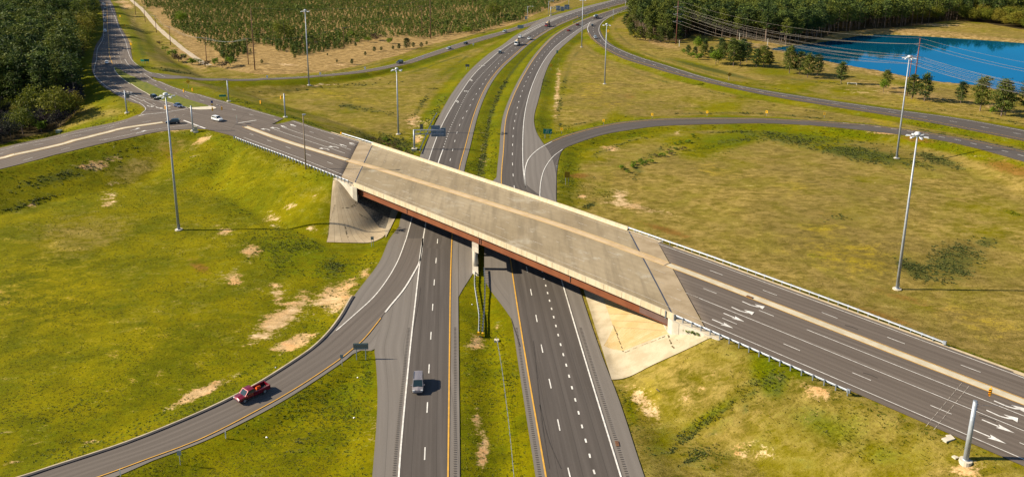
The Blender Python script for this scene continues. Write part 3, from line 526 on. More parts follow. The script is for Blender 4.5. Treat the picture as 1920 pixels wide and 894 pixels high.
MED = catmull(pts([(-118, -8.75), (-80, -8.3), (-56, -6.75), (-42, -5.3), (-18, -3.55), (9, -1.75), (22, -.85), (35, -.4), (60, -.25), (120, -.3), (170, -.1), (400, -.1)]), 4.); MED = np.stack([np.arange(-118, 400, .5), np.interp(np.arange(-118, 400, .5), MED[:, 0], MED[:, 1])], 1)
MEDW = np.array([sow(s, o) for s, o in MED])
for a_, b_ in ((-118, -56.5), (54.8, 400)): q_ = MEDW[(MED[:, 0] >= a_) & (MED[:, 0] <= b_)]; my.line(offset(q_, .98), .17, .20, zdeck); my.line(offset(q_, -.98), .17, .20, zdeck)
# painted arrows
def arrow(M, u, v, sgn, kind, L=3.9, z=None, head=None):
    x, y = (un(u, v, z) if z is not None else hit(u, v)); x, y = float(x), float(y)
    if head is None: T = DS * sgn
    else:
        hx, hy = hit(*head); T = np.array([float(hx) - x, float(hy) - y]); T /= np.linalg.norm(T)
    Nn = np.array([-T[1], T[0]]); P = lambda a, b: (x + T[0] * a + Nn[0] * b, y + T[1] * a + Nn[1] * b)
    h = L / 2
    if kind == 'S':
        M.poly([P(-h, .14), P(-h, -.14), P(0, -.14), P(h * .05, .14)]); M.poly([P(-.05 * h, .62), P(.1 * h, 0), P(-.05 * h, -.62), P(h, 0)])
    else:
        k = 1 if kind == 'L' else -1
        M.poly([P(-h, -.42 * k), P(-h, -.14 * k), P(-.15 * h, -.30 * k), P(-.15 * h, -.58 * k)]); M.poly([P(-.15 * h, -.30 * k), P(-.15 * h, -.58 * k), P(.35 * h, -.30 * k), P(.62 * h, .12 * k), P(.36 * h, .24 * k), P(.16 * h, -.10 * k)])
        M.poly([P(-.02 * h, .52 * k), P(.92 * h, -.18 * k), P(.80 * h, 1.15 * k)])
for u, v, k in [(1412.5, 573.3, 'L'), (1392.5, 584, 'L'), (1376, 596.6, 'S'), (1354.8, 608.4, 'S'), (1894, 763, 'L'), (1880, 781, 'L'), (1871, 800.6, 'S'), (1855, 820, 'S')]: arrow(mw, u, v, 1, k, 4.4)
for u, v, k in [(499, 244, 'L'), (516.8, 241.5, 'L'), (531.7, 238.5, 'S'), (549.3, 236, 'S'), (609, 280.4, 'L'), (626.6, 277, 'L'), (643, 273.6, 'S'), (661, 270.6, 'S')]: arrow(mw, u, v, -1, k, 4.4)
for u, v, hd in [(862, 192, (867, 184)), (888, 152, (893, 146)), (941, 95, (947, 90))]: arrow(mw, u - 4, v, 1, 'L', 4.6, None, (hd[0] - 4, hd[1]))
def word(M, u, v, head, w=.6, h=2.4):
    x, y = hit(u, v); hx, hy = hit(*head); T = np.array([float(hx - x), float(hy - y)]); T /= np.linalg.norm(T); Nn = np.array([T[1], -T[0]])
    G = {'O': [((0, 0), (0, 1)), ((0, 1), (1, 1)), ((1, 1), (1, 0)), ((1, 0), (0, 0))], 'N': [((0, 0), (0, 1)), ((0, 1), (1, 0)), ((1, 0), (1, 1))], 'L': [((0, 1), (0, 0)), ((0, 0), (1, 0))], 'Y': [((0, 1), (.5, .5)), ((1, 1), (.5, .5)), ((.5, .5), (.5, 0))]}
    for k, ch in enumerate('ONLY'):
        for a_, b_ in G[ch]:
            q = [np.array([float(x), float(y)]) + Nn * ((k - 1.9) * w * 1.45 + p[0] * w) + T * (p[1] - .5) * h for p in (a_, b_)]
            M.strip(np.array(q), .16)
word(mw, 871, 172, (862, 190)); word(mw, 903, 124, (895, 134))
# junction markings
def pxl(M, L, w=.14, **k): M.line(E2(L), w, **k)
pxl(mw, [(260, 218.8), (300, 213), (352.7, 205)], .35); pxl(mw, [(344.3, 226.8), (384.8, 242)], .6); pxl(mw, [(447, 231.8), (481, 226.6)], .5)
pxl(mw, [(213, 168), (235, 177.5), (260, 187.3), (285, 198), (311.5, 208)], .15)
pxl(mw, [(194, 15), (194.5, 50), (192.5, 75), (183, 92), (181, 113), (177, 128), (177, 140), (190, 155), (213, 171.6), (250.6, 189), (270.7, 200.5), (273, 207), (264, 215.8)], .16)
pxl(mw, [(206, 8), (209, 18), (216, 33), (224, 55), (236, 80), (241, 100), (248, 114), (262, 126), (283, 138), (310, 145)], .16)
pxl(mw, [(234, 111.5), (240, 121), (254, 132), (283, 148.5), (326, 165.8), (376, 180.3), (426, 194.6), (480, 210.2), (515, 219.5)], .15)
my.line(E2([(200.5, 5), (201.8, 50), (204, 80), (205.5, 105), (211, 121)]), .3)
mw.dash(E2([(213, 20), (216, 45), (217, 75), (222, 100), (231, 122), (251, 140), (283, 156), (315, 169.5), (344, 179.5), (364, 186), (385, 191.5), (408, 197.8), (440, 207.3), (480, 219), (500, 225)]), .14)
mw.dash(E2([(209, 20), (210, 60), (212, 95), (219, 119), (236, 137), (262, 153.5)]), .14, 3.05, 12.19)
mw.dash(E2([(197.5, 20), (197, 60), (194, 85), (190.5, 108), (191, 128), (203, 146), (225, 163), (250, 178), (285, 194.5), (320, 205.5)]), .14)
mw.dash(E2([(-90, 312), (0, 289.8), (72.7, 271.8), (140, 256.2), (205, 241), (260, 231.5), (330, 219)]), .14)
mw.dash(E2([(-90, 334), (-10, 314), (62.7, 295.8), (134, 277.3), (200, 262)]), .14, 3.05, 12.19, 7)
pxl(mw, [(195, 263.5), (240, 254), (300, 242.5), (360, 234)], .14)
pxl(mw, [(-90, 304), (0, 283.5), (75, 266.2), (125, 254.8), (175, 243.8), (240, 228.2)], .15)
mw.dash(E2([(310, 224), (345, 216.5), (375, 212)]), .13, 1, 3.5)
for u, v in ((254, 243.6), (265.7, 248.3)): arrow(mw, u, v, 1, 'L', 4., None, (u + 12, v - 2.4))
for u, v in ((298, 203.5), (313, 199.5), (281, 200.2), (242, 174), (227, 175.5)): arrow(mw, u, v, 1, 'L', 4., None, (u + 10, v + 4.2))
SLl = roads['slip_road']; n_ = 150
c1 = resample(SLl[0], n_); c2 = resample(SLl[1], n_)
mw.line((c1 * .88 + c2 * .12)[30:], .14); my.line((c1 * .16 + c2 * .84)[34:], .14)
for s_q in (113.5, 114.6): mf.dash(np.array([sow(s_q, -18.5), sow(s_q - .3, -2)]), .05, 1.4, 1.9, 0, .2, zdeck)
mw.build('road_markings_white', W_); my.build('road_markings_yellow', Y_); mr.build('rumble_strips', RUM); mf.build('road_markings_worn', WFAINT)

# ------------------------------------------------------------ concrete
CONC = noisy('concrete_tan', (.36, .30, .21), (.46, .39, .28), .35, .85, bump=.15)
CONCL = noisy('concrete_pale', (.46, .42, .33), (.56, .50, .40), .6, .8)
def slab_mat():
    m = mat('bridge_deck_concrete', (.3, .25, .18), .85, 0, .2); t = NT(m)
    Pp = t.pos(1, 1, 1, R(45.46)); big = t.noise(.06, 5, .65, Pp); st = t.noise(1, 4, .7, t.pos(.045, .7, 1, R(-1)), .2); tr = t.noise(1., 4, .6, t.pos(.5, .05, .5, R(45.46)))
    c = t.mix(t.ramp(big, .35, .68), (.245, .193, .118), (.335, .272, .178)); c = t.mix(t.math('MULTIPLY', t.ramp(tr, .42, .70), .6), c, (.170, .134, .086))
    x = t.noise(.13, 5, .7, t.pos(1, 1, 1, R(20))); c = t.mix(t.math('MULTIPLY', t.ramp(x, .54, .68), .6), c, (.41, .37, .29))
    sy_ = t.n('ShaderNodeSeparateXYZ'); t.l(Pp, sy_.inputs[0]); wv = t.math('MULTIPLY', t.math('ADD', t.math('SINE', t.math('MULTIPLY', sy_.outputs[1], 3.43)), 1.), .5); c = t.mix(t.math('MULTIPLY', wv, t.math('MULTIPLY', t.ramp(big, .3, .6), .16)), c, (.175, .142, .096))
    sp = t.noise(4, 4, .8, t.pos()); h = t.n('ShaderNodeHueSaturation'); t.l(t.math('ADD', t.math('MULTIPLY', sp, .35), .83), h.inputs['Value']); t.l(c, h.inputs['Color']); t.color(h.outputs[0]); return m
DECK = slab_mat(); SLABM = noisy('approach_slab_concrete', (.27, .205, .125), (.35, .275, .18), .22, .85)
MEDM = noisy('median_concrete', (.42, .37, .27), (.50, .45, .34), .4, .85)
MEDB = noisy('median_stained_concrete', (.42, .30, .17), (.50, .38, .24), .3, .85)
# raised medians
def raised(name, P, w, m, h=.14, zf=None, base=.1):
    """solid kerbed strip of width w along P"""
    P = resample(P, max(3, int(plen(P) / 2.5))); A = offset(P, -w / 2) if np.isscalar(w) else P - normals2(P)[1] * (w / 2)[:, None]; B = offset(P, w / 2)
    f = (lambda x, y: T_at(x, y)) if zf is None else zf
    zt = f(P[:, 0], P[:, 1]) + base + h; zb = zt - h - .2; n = len(P); V = []
    for i in range(n): V += [(*A[i], zb[i]), (*A[i], zt[i]), (*B[i], zt[i]), (*B[i], zb[i])]
    fs = []
    for i in range(n - 1):
        a = 4 * i
        for k in range(3): fs.append((a + k, a + k + 1, a + k + 5, a + k + 4))
    fs += [(0, 1, 2, 3), (4 * n - 1, 4 * n - 2, 4 * n - 3, 4 * n - 4)]
    o = mk(name, V, [f[::-1] for f in fs], m); return o
def clipS(P, S, a, b): return P[(S >= a) & (S <= b)]
tag(raised('traffic_median', clipS(MEDW, MED[:, 0], 55.0, 400), 1.5, MEDM, .13, zdeck), kind='structure')
tag(raised('traffic_median', clipS(MEDW, MED[:, 0], -117, -56.5), 1.5, MEDM, .13, zdeck), kind='structure')
tag(raised('traffic_median', E2([(-100, 321), (0, 298), (50, 286.5), (100, 275.2), (150, 262), (200, 249.5), (250, 238.5), (305, 230.5)]), 1.9, MEDM, .13), kind='structure')
smp = E2([(-100, 321), (0, 298), (50, 286.5), (100, 275.2), (150, 262), (200, 249.5), (250, 238.5), (309, 230)])
mk2 = Marks(); mk2.line(offset(smp, 1.25), .18, .21); mk2.line(offset(smp, -1.25), .18, .21); mk2.build('road_markings_yellow', Y_)
# grass island in the junction, with its kerb and paved nose
IA = E2([(214, 126), (216.5, 134), (230.6, 148.5), (250.6, 161), (275.7, 175.8), (300.8, 188.5), (323.3, 194.5), (352, 203.3)]); IB = E2([(214.5, 125.5), (222, 129.5), (240.6, 141), (270.7, 155.4), (300.8, 168), (338, 182.8), (388.5, 198.5), (392, 200.5)])
n_ = 60; ia = resample(IA, n_); ib = resample(IB, n_)
ISG = noisy('island_grass', (.080, .098, .006), (.135, .138, .008), .7, .95, detail=6)
ribbon('grass_island', ia, ib, ISG, .27, 1.5, 1.5); ribbon('kerb', ia - (ib - ia) / np.linalg.norm(ib - ia, axis=1)[:, None] * .35, ia, CONCL, .25, 1.5, .4)
ribbon('traffic_island_nose', E2([(352, 203.6), (365, 206.5), (385, 207), (400, 206)]), E2([(388, 199), (396, 200), (403, 202), (406, 204)]), CONCL, .26, 1., 1.)
# kerb along the exit ramp and strips of sand beside the roads
EK = roads['exit_ramp'][0]; k0 = int(np.argmin(np.hypot(*(EK - np.array([float(q) for q in hit(664, 555)])).T))); EK = EK[k0:]
sgk = 1 if np.linalg.norm(offset(EK, 1)[20] - XL[int(len(XL) * .5)]) < np.linalg.norm(offset(EK, -1)[20] - XL[int(len(XL) * .5)]) else -1
ga, gb = offset(EK, .30 * sgk), offset(EK, .62 * sgk)
ribbon('gutter', ga, gb, CONC, .215, 2., .5)
KD = noisy('dark_kerb', (.035, .034, .038), (.055, .05, .05), .5)  # kerb coloured nearly black, much darker than the gutter beside it
KD_o = raised('kerb', offset(EK, .05 * sgk), .5, KD, .16, None, .1); tag(KD_o, kind='structure')
SAND = noisy('verge_sand', (.42, .33, .20), (.52, .42, .28), .8, .9, detail=6)
ribbon('verge', sol(8.35, 50, 118), sol(9.0, 50, 118), SAND, .17, 2, .5, zdeck); ribbon('verge', sol(8.0, 118, 230), sol(9.1, 118, 230), SAND, .17, 2, .5, zdeck)
ribbon('verge', sol(8.3, -90, -72), sol(9.0, -90, -72), SAND, .17, 2, .5, zdeck)

# ------------------------------------------------------------ the overpass
STEEL = noisy('weathering_steel', (.150, .046, .018), (.185, .062, .024), .25, .6, .1, .35); STEELD = noisy('painted_steel', (.10, .062, .055), (.13, .08, .07), .3, .6)
PARM = mat('parapet_concrete', (.5, .44, .33), .8); t = NT(PARM); t.color(t.mix(t.ramp(t.noise(1, 4, .6, t.pos(1.6, 1.6, .3)), .35, .65), (.42, .35, .235), (.50, .43, .31)))
RUB = mat('black_joint', (.03, .032, .04), .6)
br = empty('road_bridge', (*sow(0, -5), 0), 0, 'long tan concrete overpass on rust brown steel girders spanning the motorway', 'bridge')
def rel(o):
    o.location = [-c for c in br.location]; return o
def sosec(name, sa, sb, oa, ob, za, zb, m, n=46, parent=br, k=None):
    """box following the crest between offsets oa..ob, ends skewed; za/zb relative to the road level"""
    V = []; js = max(2, int(abs(ob - oa) / 3) + 1) if k is None else k
    os_ = np.linspace(oa, ob, js)
    for i in range(n):
        f = i / (n - 1); 
        for o in os_:
            s = sa(o) * (1 - f) + sb(o) * f; x, y = sow(s, o); z = float(zs(s)); V += [(x, y, z + za), (x, y, z + zb)]
    F_ = []; ix = lambda i, j, q: (i * js + j) * 2 + q
    for i in range(n - 1):
        for j in range(js - 1):
            F_ += [(ix(i, j, 1), ix(i + 1, j, 1), ix(i + 1, j + 1, 1), ix(i, j + 1, 1)), (ix(i, j, 0), ix(i, j + 1, 0), ix(i + 1, j + 1, 0), ix(i + 1, j, 0))]
        F_ += [(ix(i, 0, 0), ix(i + 1, 0, 0), ix(i + 1, 0, 1), ix(i, 0, 1)), (ix(i, js - 1, 0), ix(i, js - 1, 1), ix(i + 1, js - 1, 1), ix(i + 1, js - 1, 0))]
    for j in range(js - 1):
        F_ += [(ix(0, j, 0), ix(0, j, 1), ix(0, j + 1, 1), ix(0, j + 1, 0)), (ix(n - 1, j, 0), ix(n - 1, j + 1, 0), ix(n - 1, j + 1, 1), ix(n - 1, j, 1))]
    return rel(mk(name, V, F_, m, parent))
sosec('deck', lambda o: JL(o) + .25, lambda o: JR(o) - .25, -19.0, 9.1, -.12, .13, DECK)
for sa, sb in ((lambda o: SLL(o), lambda o: JL(o) - .2), (lambda o: JR(o) + .2, lambda o: SLR(o))): sosec('approach_slab', sa, sb, -17.7, 8.9, -.6, .135, SLABM, 8)
for J in (JL, JR):
    j = sosec('expansion_joint', lambda o: J(o) - .25, lambda o: J(o) + .25, -18.2, 8.6, -.2, .115, RUB, 2)
    for q in (-.14, .14): sosec('joint_rail', lambda o: J(o) + q - .05, lambda o: J(o) + q + .05, -18.2, 8.6, .05, .15, mat('joint_steel', (.22, .24, .3), .4, .8), 2)
MB_ = clipS(MEDW, MED[:, 0], -56.3, 54.6); Qm = offset(MB_, 0); mo = raised('median_strip', Qm, 1.5, MEDB, .1, zdeck, .1); mo.parent = br; rel(mo)
for q in (-1.0, 1.0):
    ms = Marks(); ms.line(offset(MB_, q), .34, .19, zdeck); o = ms.build('median_line', noisy('worn_yellow_paint', (.46, .33, .17), (.55, .37, .16), .5)); o.parent = br; del o['kind']; rel(o)
for oa, ob in ((-19.1, -18.72), (8.82, 9.2)):
    s_ = 1 if oa < 0 else -1; base = oa if oa < 0 else ob
    def prof(o0): return [(o0, -.30), (o0, .98), (o0 + .26 * s_, .98), (o0 + .34 * s_, .45), (o0 + .55 * s_, .2), (o0 + .55 * s_, .1)]
    n = 110; V = []; pf = prof(base)
    for i in range(n):
        f = i / (n - 1)
        for (o, z) in pf:
            s = (JL(base) + .0) * (1 - f) + (JR(base)) * f; x, y = sow(s, o); V.append((x, y, float(zs(s)) + z))
    k = len(pf); F_ = [(i * k + j, i * k + (j + 1) % k, (i + 1) * k + (j + 1) % k, (i + 1) * k + j) for i in range(n - 1) for j in range(k)] + [tuple(range(k)), tuple(range((n - 1) * k, n * k))[::-1]]
    if s_ > 0: F_ = [f[::-1] for f in F_]
    po = rel(mk('parapet', V, F_, PARM, br))
    s = JL(base) + 4.6; sb_ = None
    while s < JR(base) - 2:
        x, y = sow(s, base - .012 * s_); z = float(zs(s)); s += 4.6
        if sb_ is None: sb_ = MB().box((0, 0, 0), (.05, .03, 1.24), CA).build('joint_groove', mat('joint_filler', (.25, .21, .15), .9), po); o_ = sb_
        else: o_ = sb_.copy(); COL.objects.link(o_); o_.parent = po
        o_.location = (x, y, z + .34)
for k, o in enumerate(np.linspace(-17.9, 8.0, 8)):
    g = sosec('girder', lambda o_: JL(o_) + .6, lambda o_: JR(o_) - .6, o - .05, o + .05, -2.4, -.14, STEEL, 46, br, 2)
    fl = sosec('flange', lambda o_: JL(o_) + .6, lambda o_: JR(o_) - .6, o - .28, o + .28, -2.46, -2.4, STEEL, 46, br, 2); fl.parent = g; fl.location = (0, 0, 0)
    if k == 0:
        spl = MB()
        for s in (-12.5, 14.9, 15.5, 43.):
            x, y = sow(s, o - .1); spl = MB(); spl.box((x, y, float(zs(s)) - 1.27), (.14, .16, 2.24), CA); q = spl.build('stiffener', STEELD, g)
        e = sosec('end_panel', lambda o_: JR(o_) - 7.5, lambda o_: JR(o_) - .9, o - .1, o - .056, -2.38, -.16, STEELD, 6, br, 2); e.parent = g; e.location = (0, 0, 0)
    rel_fix = None
# abutments, bearing seats, wing walls
def block(name, corners, z0, z1, m, parent=br):
    """vertical prism from s,o corners; z0/z1 may be lists"""
    n = len(corners); z0 = [z0] * n if np.isscalar(z0) else z0; z1 = [z1] * n if np.isscalar(z1) else z1
    V = [(*sow(*c), a) for c, a in zip(corners, z0)] + [(*sow(*c), a) for c, a in zip(corners, z1)]
    F_ = [tuple(range(n))[::-1], tuple(range(n, 2 * n))] + [(i, (i + 1) % n, n + (i + 1) % n, n + i) for i in range(n)]
    return rel(mk(name, V, F_, m, parent))
ABW = noisy('abutment_concrete', (.38, .345, .28), (.50, .46, .39), .4, .8)
for J, sg in ((JL, -1), (JR, 1)):
    a_, b_ = -19.2, 9.3; f = lambda o, d: (J(o) + sg * d, o)
    cs = [f(a_, .0), f(b_, .0), f(b_, 1.4), f(a_, 1.4)]
    if sg < 0: cs = cs[::-1]
    zt = [float(zs(c[0])) - .16 for c in cs]
    block('abutment', cs[::-1], 3.2, zt, ABW)
    cs = [f(a_, -1.5), f(b_, -1.5), f(b_, -.02), f(a_, -.02)]
    if sg < 0: cs = cs[::-1]
    block('bearing_seat', cs[::-1], 3.6, [float(zs(c[0])) - 3.0 for c in cs], ABW)
    for o, od in ((-19.2, -1), (9.3, 1)):
        L_ = 9.5; s0 = J(o) - sg * 1.5; cs = [(J(o) + sg * 1.2, o), (J(o) + sg * L_, o), (J(o) + sg * L_, o + od * .45), (J(o) + sg * 1.2, o + od * .45)]
        zt0 = float(zs(J(o))) + .02; zt = [zt0, float(zs(J(o) + sg * L_)) + .02] * 1; zt = [zt[0], zt[1], zt[1], zt[0]]
        zb = [3.2, zt[1] - 1.2, zt[1] - 1.2, 3.2]
        if (od * sg) < 0: cs = cs[::-1]; zt = zt[::-1]; zb = zb[::-1]
        block('wing_wall', cs, zb, zt, ABW)
        cs = [(J(o) - sg * 1.5, o + od * .0), (J(o) + sg * 1.2, o), (J(o) + sg * 1.2, o + od * .5), (J(o) - sg * .2, o + od * .5)]
        if (od * sg) < 0: cs = cs[::-1]
        block('end_post', cs, 3.0, [float(zs(J(o))) - .15] * 4, ABW)
        # walkway ledge behind the barrier
        cs = [(J(o) + sg * .2, o), (J(o) + sg * L_, o), (J(o) + sg * L_, o - od * 1.6), (J(o) + sg * .2, o - od * 1.6)]
        if (od * sg) > 0: cs = cs[::-1]
        block('ledge', cs, [float(zs(c[0])) - .5 for c in cs], [float(zs(c[0])) + .11 for c in cs], CONC)
# pier: cap, columns, crash wall, standing in the median along the skew
ps = lambda o: 14.6 - 1.13 * (o + 19)
cap = block('pier_cap', [(ps(-19.6) - 1.1, -19.6), (ps(-19.6) + 1.1, -19.6), (ps(9.2) + 1.1, 9.2), (ps(9.2) - 1.1, 9.2)], 5.0, 6.25, ABW)
for o in np.linspace(-18.4, 8.2, 6):
    q = MB(); x, y = sow(ps(o), o); q.tube((x, y, -.6), (x, y, 5.05), .62, .62, 16); rel(q.build('column', ABW, br, True))
block('crash_wall', [(ps(-20.6) - 1.0, -20.6), (ps(-20.6) + 1.0, -20.6), (ps(9.8) + 1.0, 9.8), (ps(9.8) - 1.0, 9.8)], -1., .95, ABW)

# slope paving
def pave(name, c, m, nu=26, nv=26, dz=.13, label=None):
    c = [np.array(sow(*q)) for q in c]; u = np.linspace(0, 1, nu)[:, None, None]; v = np.linspace(0, 1, nv)[None, :, None]
    G = (c[0] * (1 - u) + c[1] * u) * (1 - v) + (c[3] * (1 - u) + c[2] * u) * v
    x, y = G[..., 0].ravel(), G[..., 1].ravel(); z = T_at(x, y) + dz
    uv = np.stack([np.repeat(np.linspace(0, 1, nu), nv), np.tile(np.linspace(0, 1, nv), nu)], 1)
    ii = np.arange(nu * nv).reshape(nu, nv); q = np.stack([ii[:-1, :-1].ravel(), ii[:-1, 1:].ravel(), ii[1:, 1:].ravel(), ii[1:, :-1].ravel()], 1)
    V = np.stack([x, y, z], 1); f0 = q[0]
    if np.cross(V[f0[1]] - V[f0[0]], V[f0[2]] - V[f0[0]])[2] < 0: q = q[:, ::-1]
    o = mk(name, V, np.ascontiguousarray(q), m, None, False, uv); return tag(o, kind='structure')
def paving_mat(name, a, b, seam, n, stain):
    m = mat(name, a, .85, 0, .2); t = NT(m); u = t.n('ShaderNodeUVMap').outputs[0]; sx = t.n('ShaderNodeSeparateXYZ'); t.l(u, sx.inputs[0])
    fr = t.math('FRACT', t.math('MULTIPLY', sx.outputs[0 if n > 0 else 1], abs(n))); ln = t.math('LESS_THAN', fr, .045)
    c = t.mix(t.ramp(t.noise(.35, 5, .65, t.pos()), .35, .68), a, b)
    pc = t.n('ShaderNodeTexWhiteNoise', noise_dimensions='1D'); t.l(t.math('FLOOR', t.math('MULTIPLY', sx.outputs[0 if n > 0 else 1], abs(n))), pc.inputs['W'])
    c = t.mix(t.math('MULTIPLY', pc.outputs[0], .45), c, stain); c = t.mix(t.math('MULTIPLY', ln, .8), c, seam); t.color(c); return m
PVL = paving_mat('fan_paving', (.33, .262, .170), (.40, .325, .22), (.10, .08, .05), 11, (.27, .21, .135))
PVR = paving_mat('slope_paving', (.36, .265, .125), (.42, .33, .19), (.12, .085, .045), -15, (.36, .235, .09))
PVS = noisy('gutter_paving', (.32, .265, .175), (.40, .34, .24), .4, .85)
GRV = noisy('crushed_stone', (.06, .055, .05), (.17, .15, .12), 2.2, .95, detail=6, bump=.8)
# right slope
toeR = lambda o: JR(o) - 18.3; midR = lambda o: JR(o) - 13.4
pave('slope_paving', [(JR(-18.8), -18.8), (midR(-18.8) - .5, -18.8), (midR(9), 9), (JR(9), 9)], PVR)
pave('slope_paving', [(midR(-18.8) - .5, -18.8), (toeR(-18.8) - .6, -18.8), (toeR(9), 9), (midR(9), 9)], PVS, 8, 40, .135)
pave('slope_paving', [(JR(-18.8) + 8.6, -19.6), (71.5, -26.5), (midR(-24.5) - .2, -24.6), (JR(-18.8), -18.8)], PVS, 22, 22, .14)
pave('slope_paving', [(71.5, -26.5), (66.2, -32.8), (toeR(-24.5) - .6, -24.6), (midR(-24.5) - .2, -24.6)], PVS, 14, 14, .15)
pave('slope_paving', [(JR(-18.8), -18.8), (midR(-24.5) - .2, -24.6), (toeR(-24.5) - .6, -24.6), (midR(-18.8) - .5, -18.8)], PVR, 22, 22, .145)
pave('slope_paving', [(midR(-18.8) - .5, -18.8), (toeR(-18.8) - .6, -18.8), (toeR(-24.5) - .6, -24.6), (toeR(-24.5) + .1, -24.6)], PVS, 8, 12, .155)
# left fan: a quarter cone below the corner, then crushed stone under the deck
toeL = lambda o: JL(o) + 16.2
def fan(name, apex, rim, m, nr=26, dz=.14):
    rim = resample(catmull(np.array([sow(*q) for q in rim]), 1.), 40); ap = np.array(sow(*apex)); r = np.linspace(.03, 1, nr)[None, :, None]
    G = ap * (1 - r) + rim[:, None, :] * r; x, y = G[..., 0].ravel(), G[..., 1].ravel(); z = T_at(x, y) + dz
    uv = np.stack([np.repeat(np.linspace(0, 1, 40), nr), np.tile(np.linspace(0, 1, nr), 40)], 1)
    ii = np.arange(40 * nr).reshape(40, nr); q = np.stack([ii[:-1, :-1].ravel(), ii[:-1, 1:].ravel(), ii[1:, 1:].ravel(), ii[1:, :-1].ravel()], 1)
    V = np.stack([x, y, z], 1); f0 = q[-1]
    if np.cross(V[f0[1]] - V[f0[0]], V[f0[2]] - V[f0[0]])[2] < 0: q = q[:, ::-1]
    return tag(mk(name, V, np.ascontiguousarray(q), m, None, False, uv), kind='structure')
fan('slope_paving', (-43.5, -19.9), [(-24.8, -34.3), (-20.5, -29.5), (-17.2, -25.3), (-17.2, -22.6), (-19.0, -20.2), (-22, -18)], PVL)
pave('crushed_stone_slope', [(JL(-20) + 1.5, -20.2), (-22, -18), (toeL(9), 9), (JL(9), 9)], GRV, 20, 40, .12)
PVG = noisy('gutter_concrete', (.26, .22, .16), (.33, .28, .2), .5, .85)
pave('gutter', [(-21, -19), (-16.2, -22.2), (JL(9) + 20, 9), (toeL(9) - .5, 9)], PVG, 6, 40, .16)

JW = noisy('joint_weeds', (.050, .050, .018), (.120, .085, .045), 2.5, .95)
mj = Marks(); rgj = np.random.default_rng(5)
for L_, w_ in (([(1149, 610), (1154, 621), (1160.5, 638), (1168, 661)], .32), ([(1170, 662.5), (1208, 647), (1246, 632)], .22), ([(1252, 630), (1257, 644), (1264, 657)], .4), ([(640, 391.5), (660, 389), (672, 374)], .5), ([(613, 448), (618, 420), (628, 385)], .12), ([(646, 420), (652, 446)], .2), ([(690, 412), (672, 402)], .3)):
    Q = E2(L_); d_ = plen(Q); q_ = 0
    while q_ < d_:
        on_ = rgj.uniform(.3, 1.5); ee = resample(Q, 80); tt = np.clip(np.array([q_, q_ + on_ / 2, q_ + on_]) / d_ * 79, 0, 79).astype(int)
        mj.strip(ee[tt] + rgj.normal(size=(3, 2)) * .06, w_ * rgj.uniform(.2, .75), .22); q_ += on_ + rgj.uniform(.1, .8)
tag(mj.build('paving_joint_weeds', JW), kind='structure')
TARM = noisy('tyre_marks', (.045, .039, .035), (.060, .052, .046), .6, .85); mt_ = Marks()
for L_ in ([(1000, 640), (1006, 700), (1016, 790), (1030, 880)], [(1012, 760), (1030, 830), (1052, 880)], [(770, 640), (779, 600), (786, 560), (788, 540)], [(1236, 735), (1230, 730)], [(958, 598), (975, 650)]): mt_.line(E2(L_), .13, .19)
for s_, o_ in ((118, -9.5), (131, -7.0), (128, -14.2), (150, -3), (101, -11), (92, 2.4), (140, 3.0)): mt_.strip(np.array([sow(s_, o_), sow(s_ + 1.2, o_ + .3), sow(s_ + 2.2, o_ + .2)]), .22, .19, zdeck)
tag(mt_.build('tyre_marks', TARM), kind='structure')
# ------------------------------------------------------------ shared finishes
GALV = noisy('galvanised_steel', (.27, .30, .35), (.35, .385, .44), 1.5, .5, .25, .4); GALVD = mat('dull_steel', (.20, .23, .27), .5, .4); WHT = mat('white_enamel', (.52, .54, .57), .4)
DARK = mat('dark_plastic', (.02, .02, .022), .5); WOOD = noisy('treated_timber', (.11, .055, .035), (.16, .08, .05), 1.5, .85); WOODG = noisy('weathered_timber', (.20, .15, .11), (.27, .21, .15), 1.5, .85)
YEL = mat('signal_yellow', (.80, .38, .010), .4); GREEN = mat('sign_green', (.004, .20, .135), .45); AMB = mat('sign_amber', (.72, .40, .01), .45); BRN = mat('sign_dark_yellow', (.30, .18, .01), .6)
BACKM = mat('sign_back', (.13, .14, .13), .6); BACKB = mat('sign_back_blue', (.20, .27, .33), .5, .3); SWHT = mat('sign_white', (.75, .75, .72), .5); BLK = mat('sign_black', (.02, .02, .02), .5); BLUE = mat('sign_blue', (.03, .07, .22), .4)
def hgt(u, v, vt, x=None, y=None, z=None):
    if x is None:
        x, y = hit(u, v); z = float(T_at(x, y))
    hs = np.linspace(.3, 60, 600); return float(hs[np.argmin(np.abs(proj(float(x), float(y), z + hs)[1] - vt))])
def gp(u, v, dz=0.):
    x, y = hit(u, v); return float(x), float(y), float(T_at(x, y)) + dz

